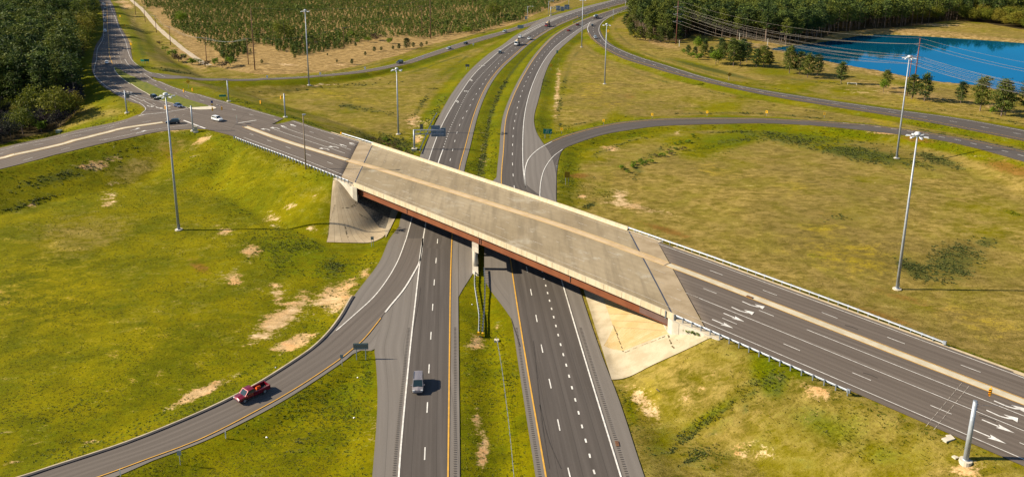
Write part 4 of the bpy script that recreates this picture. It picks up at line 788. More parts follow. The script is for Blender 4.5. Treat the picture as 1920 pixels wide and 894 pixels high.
# ------------------------------------------------------------ guardrails
def wbeam(P, Zb, side, h=.74):
    """W-section rail swept along P"""
    T, Nn = normals2(P); pf = [(0, .16), (.07, .11), (.0, .0), (.07, -.11), (0, -.16), (-.02, -.16), (.05, -.11), (-.02, 0), (.05, .11), (-.02, .16)]; k = len(pf); V = []
    for i in range(len(P)):
        for a_, b_ in pf: V.append((P[i, 0] + Nn[i, 0] * a_ * side, P[i, 1] + Nn[i, 1] * a_ * side, Zb[i] + h + b_))
    F_ = [(i * k + j, i * k + (j + 1) % k, (i + 1) * k + (j + 1) % k, (i + 1) * k + j) for i in range(len(P) - 1) for j in range(k)] + [tuple(range(k)), tuple(range((len(P) - 1) * k, len(P) * k))[::-1]]
    return V, F_
def guardrail(P, side, label, zf=None, group='guardrails beside the roads', spacing=1.9, dense=None, end=None, postw=.17, dz=0.):
    P = resample(P, max(2, int(plen(P) / 1.9) + 1)); zf_ = (lambda x, y: T_at(x, y)) if zf is None else zf
    Zb = zf_(P[:, 0], P[:, 1]) + dz; r = empty('guardrail', (P[0, 0], P[0, 1], Zb[0]), 0, label, 'guardrail', group); L = np.array(r.location)
    V, F_ = wbeam(P, Zb, side); mk('rail', np.array(V) - L, F_, GALV, r)
    n = min(98, int(plen(P) / spacing) + 1); Q = resample(np.column_stack([P, Zb]), n); T, Nn = normals2(Q[:, :2])
    if dense: Q = np.vstack([Q, dense])
    base = None
    for i in range(min(len(Q), 99)):
        k = min(i, n - 1); off = -.17 * side
        if base is None:
            m = MB(); m.box((0, 0, .15), (.16, postw, 1.5)); m.box((0, .16 * side * 1.0 * 0 + 0, .72), (.2, .2, .34)); base = m.build('post', GALVD, r); o = base
        else:
            o = base.copy(); COL.objects.link(o); o.parent = r
        o.location = (Q[i, 0] + Nn[k, 0] * off - L[0], Q[i, 1] + Nn[k, 1] * off - L[1], Q[i, 2] - L[2]); o.rotation_euler = (0, 0, math.atan2(T[k, 1], T[k, 0]))
    if end:
        for i_, e_ in ((-1, end),) if not isinstance(end, tuple) else ((0, end[0]), (-1, end[1])):
            if e_ is None: continue
            m = MB(); t_ = T[i_ if i_ == 0 else n - 1]; m.box((0, 0, 0), (.5, .34, .52)); m.box((.26 if i_ else -.26, 0, 0), (.06, .5, .62)); o = m.build('end_terminal', e_, r)
            q = Q[0] if i_ == 0 else Q[n - 1]; o.location = (q[0] - L[0], q[1] - L[1], q[2] - L[2] + .72); o.rotation_euler = (0, 0, math.atan2(t_[1], t_[0]))
    return r
def zrd(x, y): return zs(wso(x, y)[0]) + .06
guardrail(so_line(-19.05, -104.5, -37.2), -1, 'long near guardrail on the left approach, ending at the bridge above the grass embankment', zrd, dense=None, end=(GALVD, None), spacing=1.7)
guardrail(so_line(-19.0, 67.6, 102), -1, 'near guardrail right of the bridge with its shiny end above the lower right embankment', zrd, end=GALV)
guardrail(so_line(8.95, -84, -65.3), 1, 'short bright guardrail on the far side before the left end of the bridge', zrd, end=(AMB, None))
guardrail(np.array([sow(s, o) for s, o in [(37, 9.1), (60, 9.15), (90, 9.1), (100, 8.8), (107, 8.5)]]), 1, 'long pale guardrail on the far side right of the bridge, with flat end', zrd, end=GALV)
GR = catmull(pts([(-8.3, 176), (-8.1, 168), (-7.2, 160), (-6.55, 154), (-6.3, 146)]), 1.5)
guardrail(GR, 1, 'left rail of the narrow double guardrail running from the bridge pier down the median', end=AMB, spacing=1.3)
guardrail(catmull(pts([(-6.1, 176), (-5.6, 166), (-5.45, 156), (-5.5, 146)]), 1.5), -1, 'right rail of the narrow double guardrail running from the bridge pier down the median', spacing=1.3, end=AMB)
guardrail(E2([(786.5, 289), (793, 271), (803, 248), (811, 229), (818.5, 216.5)]), 1, 'dark guardrail along the left motorway edge behind the bridge, below the sign gantry', end=(AMB, GALV))
guardrail(E2([(1083, 33.5), (1098, 26.5), (1118, 19.5)]), 1, 'upper of the two small far guardrails in the median near the tanker lorry', end=(AMB, None))
guardrail(E2([(1073, 44.5), (1088, 36.5), (1103, 30)]), 1, 'lower of the two small far guardrails in the median near the tanker lorry', end=(AMB, None))
guardrail(E2([(1034, 28), (1050, 22), (1073, 17.5)]), 1, 'far guardrail at the foot of the distant sign gantry', end=None)
# cable barrier in the median
CB = E2([(931, 640), (934, 655), (940, 690), (948, 750), (955, 810), (960, 860), (966, 930)])
r = empty('cable_barrier', (*CB[0], float(T_at(*CB[0]))), 0, 'thin steel cable barrier running down the grass median towards the bottom of the picture', 'barrier'); L0 = np.array(r.location)
Pc = resample(CB, 26); Zc = T_at(Pc[:, 0], Pc[:, 1])
for k, h in enumerate((.55, .75, .9)):
    m = MB(); m.path([(p[0] - L0[0], p[1] - L0[1], z - L0[2] + h) for p, z in zip(Pc[1:], Zc[1:])], .014, 4); m.build('cable', GALVD, r)
base = None
for p, z in zip(Pc, Zc):
    if base is None: m = MB(); m.tube((0, 0, -.2), (0, 0, 1.0), .05, .05, 6); base = m.build('post', GALVD, r); o = base
    else: o = base.copy(); COL.objects.link(o); o.parent = r
    o.location = (p[0] - L0[0], p[1] - L0[1], z - L0[2])
x, y, z = gp(931, 640); m = MB(); m.box((0, 0, .2), (.9, .7, .5)); m.tube((0, 0, .4), (.3, -2.2, 1.0), .05); o = m.build('anchor_block', CONCL, r); o.location = (x - L0[0], y - L0[1], z - L0[2])

# ------------------------------------------------------------ lamps and poles
def luminaire_mesh(r):
    m = MB(); m.box((0, 0, 0), (.42, .9, .22)); m.box((0, .32, -.14), (.34, .5, .12)); m.tube((0, -.95, .1), (0, -.35, .05), .05, .05, 6); return m
def high_mast(u, v, h, label, n=6):
    x, y, z = gp(u, v); r = empty('high_mast_light', (x, y, z), 0, label, 'light mast', 'tall high mast lights around the junction')
    m = MB(); m.tube((0, 0, -1), (0, 0, .22), .95, .95, 18); m.build('foundation', CONCL, r)
    m = MB(); m.tube((0, 0, .2), (0, 0, .34), .52, .52, 14); m.tube((0, 0, .3), (0, 0, h), .36, .15, 14); p = m.build('pole', GALV, r, True)
    m = MB(); m.box((.33, 0, 1.2), (.16, .3, .7)); m.build('access_door', GALVD, p)
    m = MB()
    for a in np.linspace(0, 2 * math.pi, 16, endpoint=False): b_ = a + 2 * math.pi / 16; m.tube((.75 * math.cos(a), .75 * math.sin(a), h - .5), (.75 * math.cos(b_), .75 * math.sin(b_), h - .5), .05, .05, 5, False)
    for a in (0, 2.09, 4.19): m.tube((0, 0, h - .5), (.75 * math.cos(a), .75 * math.sin(a), h - .5), .05, .05, 5)
    m.build('lamp_ring', GALVD, r)
    m = MB(); m.tube((0, 0, h - .3), (0, 0, h + .25), .62, .62, 16); m.tube((0, 0, h + .25), (0, 0, h + .42), .62, .35, 16); m.build('head_cap', WHT, r, True)
    base = None
    for k in range(n):
        a = 2 * math.pi * (k + .5) / n
        if base is None: base = luminaire_mesh(None).build('luminaire', WHT, r); o = base
        else: o = base.copy(); COL.objects.link(o); o.parent = r
        o.location = (1.75 * math.cos(a), 1.75 * math.sin(a), h - .55); o.rotation_euler = (0, 0, a - math.pi / 2)
    return r
high_mast(335.3, 431, 36.6, 'tall high mast light standing in the big grass field on the left')
high_mast(1681.8, 542, 36.5, 'tall high mast light on the right, the nearer one beside the marshy patch')
high_mast(1681, 297, 36, 'tall high mast light on the right rising in front of the blue lake')
high_mast(579.5, 160, 36.6, 'tall high mast light behind the slip road, in front of the young pine plantation')
high_mast(747, 252, 25.5, 'high mast light left of the motorway, just behind the sign gantry')
high_mast(1133.7, 158, 30.5, 'high mast light in the dry grass triangle right of the motorway')
high_mast(1090.6, 89, 31, 'high mast light at the grass tip where the outer ramp leaves the motorway')
def lamp_post(u, v, vt, label, arm=(-3, 0), wood=False, zz=None):
    x, y, z = gp(u, v); h = hgt(u, v, vt); r = empty('street_lamp', (x, y, z), 0, label, 'street lamp', 'single street lamps')
    m = MB(); m.tube((0, 0, -.5), (0, 0, h), .17 if not wood else .2, .1 if not wood else .14, 10); m.build('pole', WOODG if wood else GALV, r, True)
    ax, ay = arm; L = math.hypot(ax, ay)
    if L > .1:
        m = MB(); m.path([(0, 0, h - .6), (ax * .5, ay * .5, h + .1), (ax, ay, h + .15)], .06, 6); m.build('arm', GALV, r)
    m = MB(); m.box((ax, ay, h + .1), (.9, .5, .3), math.atan2(ay, ax)); m.box((ax, ay, h - .1), (.5, .4, .12), math.atan2(ay, ax)); m.build('lamp_head', GALV, r)
    return r
lamp_post(573.7, 318, 216, 'slim wooden pole with a box lamp at its top, behind the near left guardrail', (.25, .1), True)
for u, v, vt, ar, lb in [(989, 42.6, 12, (4, -2), 'street lamp on the far verge beside the plantation edge'), (1028.3, 30, 2, (4, -2), 'street lamp just left of the distant sign gantry'), (1066, 18, -8, (4, -2), 'street lamp behind the distant sign gantry'), (1149.4, 37.6, 17, (-4, 1), 'street lamp beside the outer ramp, before the right forest'), (1172.3, 20, 2, (-4, 1), 'farthest street lamp right of the motorway, beside the forest edge')]: lamp_post(u, v, vt, lb, ar)
# steel signal poles, span wires and signal heads
def signal_pole(u, v, vt, label, rad=.26):
    x, y, z = gp(u, v); h = hgt(u, v, vt); r = empty('signal_pole', (x, y, z), 0, label, 'signal pole', 'bare steel signal poles at the junctions')
    m = MB(); m.tube((0, 0, -.8), (0, 0, .25), .85, .85, 16); m.build('foundation', CONCL, r)
    m = MB(); m.tube((0, 0, .2), (0, 0, .36), .45, .45, 12); m.tube((0, 0, .3), (0, 0, h), rad * 1.1, rad * .8, 14); m.build('pole', GALV, r, True)
    m = MB(); m.tube((0, 0, h), (0, 0, h + .08), rad * .9, rad * .6, 12)
    for q in (.5, .9, 1.3): m.tube((0, 0, h - q), (rad + .14, 0, h - q), .06, .06, 6)
    m.build('wire_clamp', GALVD, r); return (x, y, z + h - .7)
sp1 = signal_pole(238, 212, 170, 'grey steel signal pole on the bright grass corner left of the junction')
sp2 = signal_pole(428.9, 190.5, 151, 'grey steel signal pole on the far side, above the junction and the green street sign')
sp3 = signal_pole(535, 220, 176, 'grey steel signal pole on the far grass verge right of the junction')
sp4 = signal_pole(362, 245.5, 198.5, 'grey steel signal pole in front of the junction beside the control cabinet')
sp5 = signal_pole(1810.4, 864, 751, 'thick grey steel signal pole at the lower right, beside the white road arrows', .34)
def span(A, B, sag, label, rad=.02, name='span_wire', cat='wire', group='thin overhead wires', n=14):
    A = np.array(A); B = np.array(B); t = np.linspace(0, 1, n); P = A + (B - A) * t[:, None]; P[:, 2] -= 4 * sag * t * (1 - t)
    m = MB(); m.path([tuple(p) for p in P], rad, 4); o = m.build(name, GALVD, None); tag(o, label, cat, group); return P
span(sp1, sp2, .5, 'thin span wire from the left grass corner pole to the far pole', .018)
span(sp2, sp4, .5, 'thin span wire from the far pole to the pole by the control cabinet', .018)
span(sp3, sp4, .5, 'thin span wire from the right verge pole to the control cabinet pole', .018)
span(sp1, sp4, .5, 'thin span wire over the side road, left corner pole to control cabinet pole', .018)
span(sp5, (*sow(150, 14), 15.5), .6, 'thin span wire from the lower right signal pole across the wide road', .02)
def signal_head(u, v, zc, face, label):
    x, y = un(u, v, zc); x, y = float(x), float(y); r = empty('traffic_light', (x, y, zc), face, label, 'traffic light', 'yellow traffic lights hanging over the junction')
    m = MB(); m.box((0, 0, 0), (.26, .36, 1.15)); m.tube((0, 0, .55), (0, 0, .95), .04, .04, 6); m.build('housing', YEL, r)
    for k in (-.37, 0, .37):
        m = MB(); m.tube((.13, 0, k), (.36, 0, k), .17, .17, 12, False); m.tube((.13, 0, k), (.34, 0, k), .155, .155, 12, False); o = m.build('visor', YEL, r)
        m = MB(); m.tube((.12, 0, k), (.15, 0, k), .14, .14, 12); m.build('lens', mat('signal_lens', (.06, .03, .02), .2), o)
    return r
for u, v, z_, fc, lb in [(310, 202, 15, -.5, 'yellow traffic light hanging beside the mast, over the left approach'), (344.6, 170.5, 14.5, 2.4, 'left one of the two yellow traffic lights above the far road edge'), (361, 168.5, 14.5, 2.4, 'right one of the two yellow traffic lights above the far road edge'), (397.7, 205, 14, .3, 'yellow traffic light hanging over the paved island nose'), (415.3, 203.7, 14, .3, 'yellow traffic light hanging just right of the paved island nose'), (480.6 + 7.7, 191.8, 15, -.6, 'yellow traffic light hanging low over the far grass, left of the verge pole'), (526.5, 183, 15, -.6, 'yellow traffic light hanging right next to the verge pole')]: signal_head(u, v, z_, fc, lb)
signal_head(1857, 734, 12.2, -2.4, 'yellow traffic light hanging over the concrete median at the lower right')

# control cabinet etc.
x, y, z = gp(367.5, 248); r = empty('control_cabinet', (x, y, z), .2, 'beige traffic control cabinet on its concrete base by the junction corner', 'cabinet')
m = MB(); m.box((0, 0, .05), (1.5, 1.2, .3)); m.build('base', CONCL, r); m = MB(); m.box((0, 0, 1.1), (.95, .7, 1.8)); m.box((0, 0, 2.03), (1.05, .8, .08)); b_ = m.build('body', noisy('beige_paint', (.42, .39, .30), (.48, .45, .35), 2), r); m = MB(); m.box((0, -.36, 1.1), (.8, .03, 1.6)); m.build('door', mat('beige_door', (.38, .35, .27), .5), r)
x, y, z = gp(363.5, 248.3); m = MB(); m.box((0, 0, .6), (.35, .35, 1.2)); m.box((0, 0, 1.24), (.42, .42, .08)); o = m.build('meter_box', GALV); o.location = (x, y, z); tag(o, 'small grey meter box standing left of the beige control cabinet', 'meter box')
x, y, z = gp(111, 249.5); r = empty('utility_box', (x, y, z), -.2, 'green utility box with a pale lid beside the side road, below the dark bushes', 'utility box'); m = MB(); m.box((0, 0, .5), (1.9, 1.3, 1.0)); m.build('body', mat('utility_green', (.10, .15, .10), .6), r); m = MB(); m.box((0, 0, 1.07), (2.0, 1.4, .14)); m.build('lid', mat('utility_lid', (.35, .40, .34), .5), r)
for u, v, sx, sy, lb in [(1778, 823, 1.8, .8, 'broken pale concrete pad lying on the grass left of the signal pole'), (1791, 857, .7, .6, 'small square concrete cover in the grass next to the signal pole')]:
    x, y, z = gp(u, v); m = MB(); m.box((0, 0, .06), (sx, sy, .2), .4)
    if sx > 1: m.box((.5, .55, .06), (.8, .7, .19), .2); m.box((-.6, -.4, .05), (.7, .5, .18), .7)
    o = m.build('concrete_pad', CONCL); o.location = (x, y, z); tag(o, lb, 'concrete pad')
def inlet(u, v, zf=None, label='', base=None, rz=CA):
    x, y = (un(u, v, base) if base else hit(u, v)); x, y = float(x), float(y); z = base if base else float(T_at(x, y)) + .15
    m = MB(); m.box((0, 0, 0), (1.3, .55, .06)); o = m.build('drain_grate', noisy('rusty_iron', (.10, .05, .03), (.16, .08, .04), 3)); o.location = (x, y, z + .06); o.rotation_euler = (0, 0, rz); tag(o, label, 'drain')
s_, o_ = wso(*un(1405.5, 556.5, 7.6)); inlet(1405.5, 556.5, None, 'rusty drain grate in the concrete median right of the bridge', float(zs(s_)) + .24)
inlet(1157, 833, None, 'rusty round-edged drain cover on the right motorway shoulder', None, 1.6)
# litter
LITM = mat('litter_white', (.75, .74, .72), .6)
for k, (u, v, lb) in enumerate([(500, 820, 'crumpled white rubbish on the grass between ramp and motorway'), (517, 689, 'white scrap of litter at the kerb above the red pickup'), (671, 708, 'white scrap of paper near the top of the grass wedge'), (664, 783, 'small white scrap in the middle of the grass wedge'), (885, 571, 'tiny white scrap in the median left of the double guardrail'), (1034, 340 * 0 + 872, 'white scrap on the motorway asphalt, lower right lane')][:5]):
    x, y, z = gp(u, v, .05); m = MB(); m.add([(-.2, -.07, .0), (.16, -.13, .05), (.2, .13, .02), (-.13, .15, .1), (0, 0, .16)], [(0, 1, 4), (1, 2, 4), (2, 3, 4), (3, 0, 4), (3, 2, 1, 0)]); o = m.build('litter', LITM); o.location = (x, y, z); o.rotation_euler = (0, 0, k * 1.3); tag(o, lb, 'litter')

# ------------------------------------------------------------ signs
def text(body, size, m, parent, loc, name='lettering'):
    c = bpy.data.curves.new('t', 'FONT'); c.body = body; c.size = size; c.align_x = 'CENTER'; c.align_y = 'CENTER'; c.extrude = .01
    to = bpy.data.objects.new('t', c); COL.objects.link(to); dg = bpy.context.evaluated_depsgraph_get(); me = bpy.data.meshes.new_from_object(to.evaluated_get(dg))
    bpy.data.objects.remove(to); me.materials.clear(); me.materials.append(m); o = bpy.data.objects.new(name, me); COL.objects.link(o); o.parent = parent; o.location = loc; o.rotation_euler = (R(90), 0, 0); return o
def sign(u, v, w_, h_, zb, face, m, label, posts=(0,), shape='rect', name='road_sign', cat='road sign', back=None, sym=None, group=None, thick=.04, pm_=None):
    """u,v = foot of the posts; panel w_ x h_ with its lower edge zb above ground; face = heading of the front"""
    x, y, z = gp(u, v); r = empty(name, (x, y, z), face, label, cat, group)
    for p in posts: q = MB(); q.tube((p, .06, -.3), (p, .06, zb + h_ * .85), .05 if w_ < 2 else .08, None, 7); q.build('post', pm_ or GALV, r)
    c = zb + h_ / 2
    if shape == 'rect': poly = [(-w_ / 2, zb), (w_ / 2, zb), (w_ / 2, zb + h_), (-w_ / 2, zb + h_)]
    else: d_ = w_ * .707; poly = [(0, c - d_), (d_, c), (0, c + d_), (-d_, c)]
    q = MB(); q.prism(poly, -thick, 0); pn = q.build('panel', m, r)
    if back: q = MB(); q.prism(poly, .002, .02); q.build('panel_back', back, r)
    if sym: sym(pn, c)
    return r
def chev(pn, c, k=1):
    q = MB()
    for s in (1, -1): q.prism([(-.14 * k, c + .30 * s), (.06 * k, c + .30 * s), (.20 * k, c), (0, c)], -.052, -.042)
    q.build('chevron', BLK, pn)
CH = 'yellow chevron signs along the loop ramp'
for u, v, fc, k, lb in [(1053, 250.5, .35, 1, 'yellow chevron sign at the loop ramp start, right of the green exit sign'), (1131.5, 234, .25, 1, 'yellow chevron sign at the loop ramp, second from the green exit sign'), (1222.5, 222.5, .15, 1, 'yellow chevron sign at the loop ramp, third from the green exit sign'), (1325.5, 218, .1, -1, 'yellow chevron sign at the top of the loop ramp, fourth from the green exit sign'), (1437, 217.5, 0, -1, 'yellow chevron sign at the loop ramp, fifth and farthest right'), (1545, 221, 0, -1, 'small dark yellow chevron sign on the far right part of the loop ramp')]:
    sign(u, v, .9, 1.1, 1.2, fc - .6, AMB if u < 1500 else BRN, lb, sym=lambda pn, c, k=k: chev(pn, c, k), group=CH)
def exitsym(pn, c):
    text('EXIT', .62, SWHT, pn, (0, -.05, c + .42)); text('19 A', .78, SWHT, pn, (-.3, -.05, c - .32)); q = MB(); q.prism([(.95, c - .62), (1.12, c - .52), (1.4, c - .18), (1.22, c - .12)], -.06, -.045); q.prism([(1.52, c + .02), (1.12, c - .08), (1.46, c - .38)], -.06, -.045); q.build('arrow', SWHT, pn)
sign(1026.5, 260.5, 3.3, 1.95, 1.9, 0, GREEN, 'green EXIT 19 A sign with a slanted arrow on two posts in the gore', (-.95, .95), sym=exitsym, back=BACKM)
def spd(pn, c): text('RAMP', .34, BLK, pn, (0, -.05, c + .38)); text('35', .7, BLK, pn, (0, -.05, c - .25))
sign(1063, 347, 1.6, 1.9, 2.4, 0, BRN, 'faded dark yellow sign on two posts in the grass inside the loop ramp', (-.45, .45), sym=None, back=BACKM)
dia = lambda pn, c: (lambda q: (q.prism([(-.06, c - .35), (.06, c - .35), (.1, c), (.3, c + .15), (.2, c + .25), (-.06, c + .05)], -.052, -.042), q.build('symbol', BLK, pn)))(MB())
sign(1033, 131.5, 1.5, 1.5, 1.8, 0, AMB, 'yellow diamond warning sign right of the motorway shoulder', shape='dia', sym=dia)
sign(1139.5, 66, 1.9, 1.9, 2.0, -.2, AMB, 'yellow diamond warning sign right of the outer ramp, under the far mast', shape='dia')
sign(1367, 151, 1.7, 1.7, 2.2, 0, BRN, 'dull yellow warning sign on two posts above the outer ramp', (-.3, .3), shape='dia')
sign(353.5, 166, 1.4, 1.4, 2.3, .4, AMB, 'yellow diamond warning sign on the far verge left of the junction', shape='dia', sym=dia)
for u, v, lb in [(225.6, 36, 'farthest small yellow diamond sign beside the left road'), (234.5, 54, 'middle small yellow diamond sign beside the left road'), (246, 90, 'nearest small yellow diamond sign beside the left road')]: sign(u, v, 1.35, 1.35, 1.6, -.4, AMB, lb, shape='dia')
sign(275.5, 119, 2.6, 1.2, 1.0, 0, GREEN, 'green rectangular road sign on the left verge, right of its smaller neighbour', (-.8, .8)); sign(267.3, 119, 2.2, 1.0, 1.0, -.3, GREEN, 'smaller green sign seen at a slant on the left verge', (-.5, .5))
x, y = un(417.5, 179.8, 14.2); o = MB().box((0, 0, 0), (2.6, .05, .75)).build('street_name_sign', GREEN); o.location = (float(x), float(y), 14.2); o.rotation_euler = (0, 0, .15); tag(o, 'green street name sign hanging left of the far signal pole', 'road sign')
def dbl(pn, c): pass
x, y, z = gp(398.5, 206.3); r = empty('road_sign', (x, y, z), .2, 'blue and yellow keep-right sign on the paved island nose', 'road sign'); MB().tube((0, 0, 0), (0, 0, 3.6), .05).build('post', GALVD, r); MB().prism([(-.4, 2.7), (.4, 2.7), (.4, 3.6), (-.4, 3.6)], -.08, -.05).build('panel', BLUE, r); MB().prism([(0, 1.7), (.45, 2.15), (0, 2.6), (-.45, 2.15)], -.08, -.05).build('panel', AMB, r)
sign(444.5, 232.5, .7, .9, 2.2, -.8, BACKM, 'narrow dark sign seen edge-on at the tip of the median right of the junction')
def braces(w_, zb, h_):
    def f(pn, c):
        q = MB(); q.box((0, -.06, c + h_ * .33), (w_ * .92, .04, .12)); q.build('brace', BACKB, pn); q = MB(); q.box((0, -.06, c - h_ * .33), (w_ * .92, .04, .12)); q.build('brace', BACKB, pn)
    return f
sign(677.5, 674.5, 2.75, 1.25, 2.2, .06, BACKM, 'back of a wide grey two-post sign at the tip of the near grass wedge', (-.85, .85), sym=braces(2.75, 2.2, 1.25), back=GREEN, pm_=BACKB)
sign(641.5, 686, .55, .75, 1.6, .1, BACKB, 'small narrow sign back at the exit ramp edge, left of the wide one')
sign(698.5, 462, .75, .85, 1.8, 0, GALVD, 'small grey square sign back on two posts below the fan paving', (-.25, .25))
sign(338, 871, .6, .8, 1.7, .2, GALV, 'back of a small pale sign beside the exit ramp at the lower left')
sign(423.5, 822, .14, 1.2, .1, .5, SWHT, 'thin white marker post leaning beside the exit ramp, upper one'); sign(226, 893, .14, 1.2, .1, .5, SWHT, 'thin white marker post beside the exit ramp at the bottom edge')
sign(790.5, 250, 1.15, 2.0, 1.6, 0, BACKM, 'back of a dark two-panel sign with arrow shape behind the gantry truss', (-.4, .4), sym=lambda pn, c: MB().prism([(-.9, c + .6), (-.6, c + .9), (-.6, c + .3)], -.04, 0).build('arrow_edge', BACKM, pn))
sign(876.5, 131, 2.2, 1.4, 1.6, 0, BACKM, 'back of a small grey sign with two posts left of the motorway curve', (-.6, .6))
sign(976, 57.5, 4.6, 2.4, 1.6, 0, BACKB, 'back of a wide grey sign at the tip of the far grass wedge', (-1.2, 1.2)); sign(986, 41, 1.6, 2.6, 1.8, 0, BACKB, 'small grey rectangular sign on the far verge left of the red lorry')
sign(240.8, 192.5, 1.3, 1.7, 1.8, .3, BACKM, 'back of a small grey sign on the bright grass corner near the left signal pole', (-.3, .3))
sign(1044.3, 98 * 0 + 320, .3, .9, .8, 0, SWHT, 'thin pale delineator post beside the start of the loop ramp'); sign(1044.5, 101, .8, 1.9, .2, 0, GREEN, 'small green marker on the far right shoulder of the motorway')
for u, v, lb in [(501, 148, 'small white marker left of the first mast on the slip road verge'), (600.5, 142, 'small white marker right of the mast on the slip road verge'), (684.5, 131.5, 'small pale marker on the slip road verge in the middle'), (793, 110, 'small pale marker on the slip road verge beyond the dark car'), (887.5, 146 * 0 + 86.5, 'small pale marker on the slip road verge beside the farthest cars')]: sign(u, v, .9, 1.2, .5, .3, SWHT, lb)
# overhead sign gantries
def gantry(u, v, L, ang, label, panels, hh=7.6):
    x, y, z = gp(u, v); r = empty('sign_gantry', (x, y, z), ang, label, 'sign gantry')
    m = MB(); m.box((0, 0, .3), (1.9, 1.9, .9)); m.build('foundation', CONCL, r); m = MB(); m.tube((0, 0, .7), (0, 0, hh), .36, .3, 14); m.build('column', GALV, r, True)
    m = MB()
    for yy in (-.45, .45):
        for zz in (hh - 1.6, hh - .1): m.tube((0, yy, zz), (L, yy, zz), .09, .09, 6)
        n = int(L / 1.5)
        for k in range(n):
            a_, b_ = L * k / n, L * (k + 1) / n; m.tube((a_, yy, hh - 1.6 if k % 2 else hh - .1), (b_, yy, hh - .1 if k % 2 else hh - 1.6), .05, .05, 4)
    m.build('truss', GALV, r)
    for (a_, b_, lo, hi) in panels:
        q = MB(); q.prism([(a_, lo), (b_, lo), (b_, hi), (a_, hi)], .55, .62); pn = q.build('sign_panel', BACKB, r)
        q = MB(); q.prism([(a_, lo), (b_, lo), (b_, hi), (a_, hi)], .622, .66); q.build('panel_face', GREEN, pn)
        for f in (.2, .5, .8): q = MB(); q.box((a_ + (b_ - a_) * f, .5, (lo + hi) / 2), (.12, .1, hi - lo)); q.build('brace', GALVD, pn)
        for f in (.1, .5, .9): q = MB(); q.box(((a_ + b_) / 2, .52, lo + (hi - lo) * f), (b_ - a_, .06, .1)); q.build('rail', GALVD, pn)
    return r
gantry(777, 282, 10.6, .02, 'cantilevered sign gantry with two grey sign backs, just behind the bridge', [(6.0, 9.2, 4.9, 9.0), (9.25, 11.2, 5.0, 8.1)])
gantry(1032.7, 30.5, 17, .12, 'distant steel sign gantry with several grey sign backs at the top of the motorway', [(4.6, 8.2, 4.6, 8.8), (8.6, 11.8, 4.2, 7.9), (12.0, 16.2, 5.4, 9.6)], 8)

# ------------------------------------------------------------ utility poles and power lines
def upole(u, v, vt, label, m_=None, arms=((.97, 2.2),), rad=.2, rz=0., grp='wooden utility poles', xyz=None):
    x, y, z = gp(u, v) if xyz is None else xyz; h = hgt(u, v, vt) if xyz is None else vt; r = empty('utility_pole', (x, y, z), rz, label, 'utility pole', grp)
    q = MB(); q.tube((0, 0, -1), (0, 0, h), rad, rad * .6, 9); q.build('pole', m_ or WOOD, r, True); out = []
    for f, wd in arms:
        q = MB(); q.box((0, .12, h * f), (wd, .14, .16)); q.build('crossarm', m_ or WOOD, r)
        for s in (-.45, .45):
            q = MB(); q.tube((wd * s, .12, h * f), (wd * s, .12, h * f + .35), .09, .06, 6); q.build('insulator', GALV, r); out.append((x + wd * s * math.cos(rz), y + wd * s * math.sin(rz), z + h * f + .35))
    return r, (x, y, z + h), out
prev = None
PL = [(254.5, 28, 1), (272.5, 42, 13), (293.5, 61.5, 30), (320, 85, 50), (387.5, 115, 71), (466, 121.5, 72)]
for k, (u, v, vt) in enumerate(PL):
    lb = ['farthest wooden utility pole at the top of the dirt track', 'wooden utility pole beside the dirt track, second from the top', 'wooden utility pole beside the dirt track, third from the top', 'wooden utility pole beside the dirt track, fourth from the top', 'wooden utility pole with crossarms at the lower end of the dirt track', 'wooden utility pole with bulky crossarms left of the tallest plantation pole'][k]
    _, top, ins = upole(u, v, vt, lb, arms=((.97, 2.6), (.88, 2.6)) if k > 3 else ((.97, 1.8),), rad=.24)
    if prev:
        for j in range(2): span(prev[min(j, len(prev) - 1)], ins[j], 2.2, ['left', 'right'][j] + ' wire sagging between the plantation poles, span %s' % ['', 'one', 'two', 'three', 'four', 'five'][k] + ' from the top', .028)
    prev = ins
_, t7, i7 = upole(478, 131.5, 15, 'tallest brown utility pole at the left plantation edge', arms=((.8, .8),), rad=.32)
_, t8, i8 = upole(645.3, 90, 52, 'short brown utility pole standing in the dry strip before the plantation', arms=((.96, 2.4),), rad=.22)
_, t9, i9 = upole(791, 65, 11, 'brown utility pole with crossarms left of the tall one, middle of the plantation edge', arms=((.97, 2.6), (.85, 2.6)), rad=.24)
_, t10, i10 = upole(807.5, 72.5, 0, 'tall brown utility pole standing at the middle of the plantation edge', arms=((.8, .8),), rad=.34)
for a_, b_, lb in ((prev[0], i8[0], 'long sagging wire from the crossarm pole to the short pole in the dry strip'), (i8[0], i9[0], 'long sagging wire from the short pole to the crossarm pole at the plantation edge'), (t7, t10, 'top wire between the two tall brown poles along the plantation')): span(a_, b_, 3., lb, .03)
PURP = noisy('rusted_steel_pole', (.12, .045, .04), (.17, .065, .05), 1.5, .6)
r1, tp1, _ = upole(1267.3, 83.5, 2, 'tall red-brown power pole in the clearing beside the right forest', PURP, ((.80, 1.),), .38)
for zz in (.62, .40, .86):
    pass
x1, y1, z1 = r1.location; h1 = tp1[2] - z1; att1 = []
for vt in (13.5, 27, 40.5):
    hz = hgt(1267.3, 83.5, vt); q = MB()
    for s in (-1, 1): q.path([(0, 0, hz + .4), (s * 1.6, 0, hz - .2), (s * 3.1, 0, hz)], .12, 6)
    q.build('crossarm', GALV, r1); att1 += [(x1 + 3.1, y1, z1 + hz), (x1 - 3.1, y1, z1 + hz)]
r2, tp2, _ = upole(1287.5, 66, 20, 'thinner red-brown distribution pole behind the tall one at the right forest', PURP, ((.96, 2.6), (.82, 2.6)), .26)
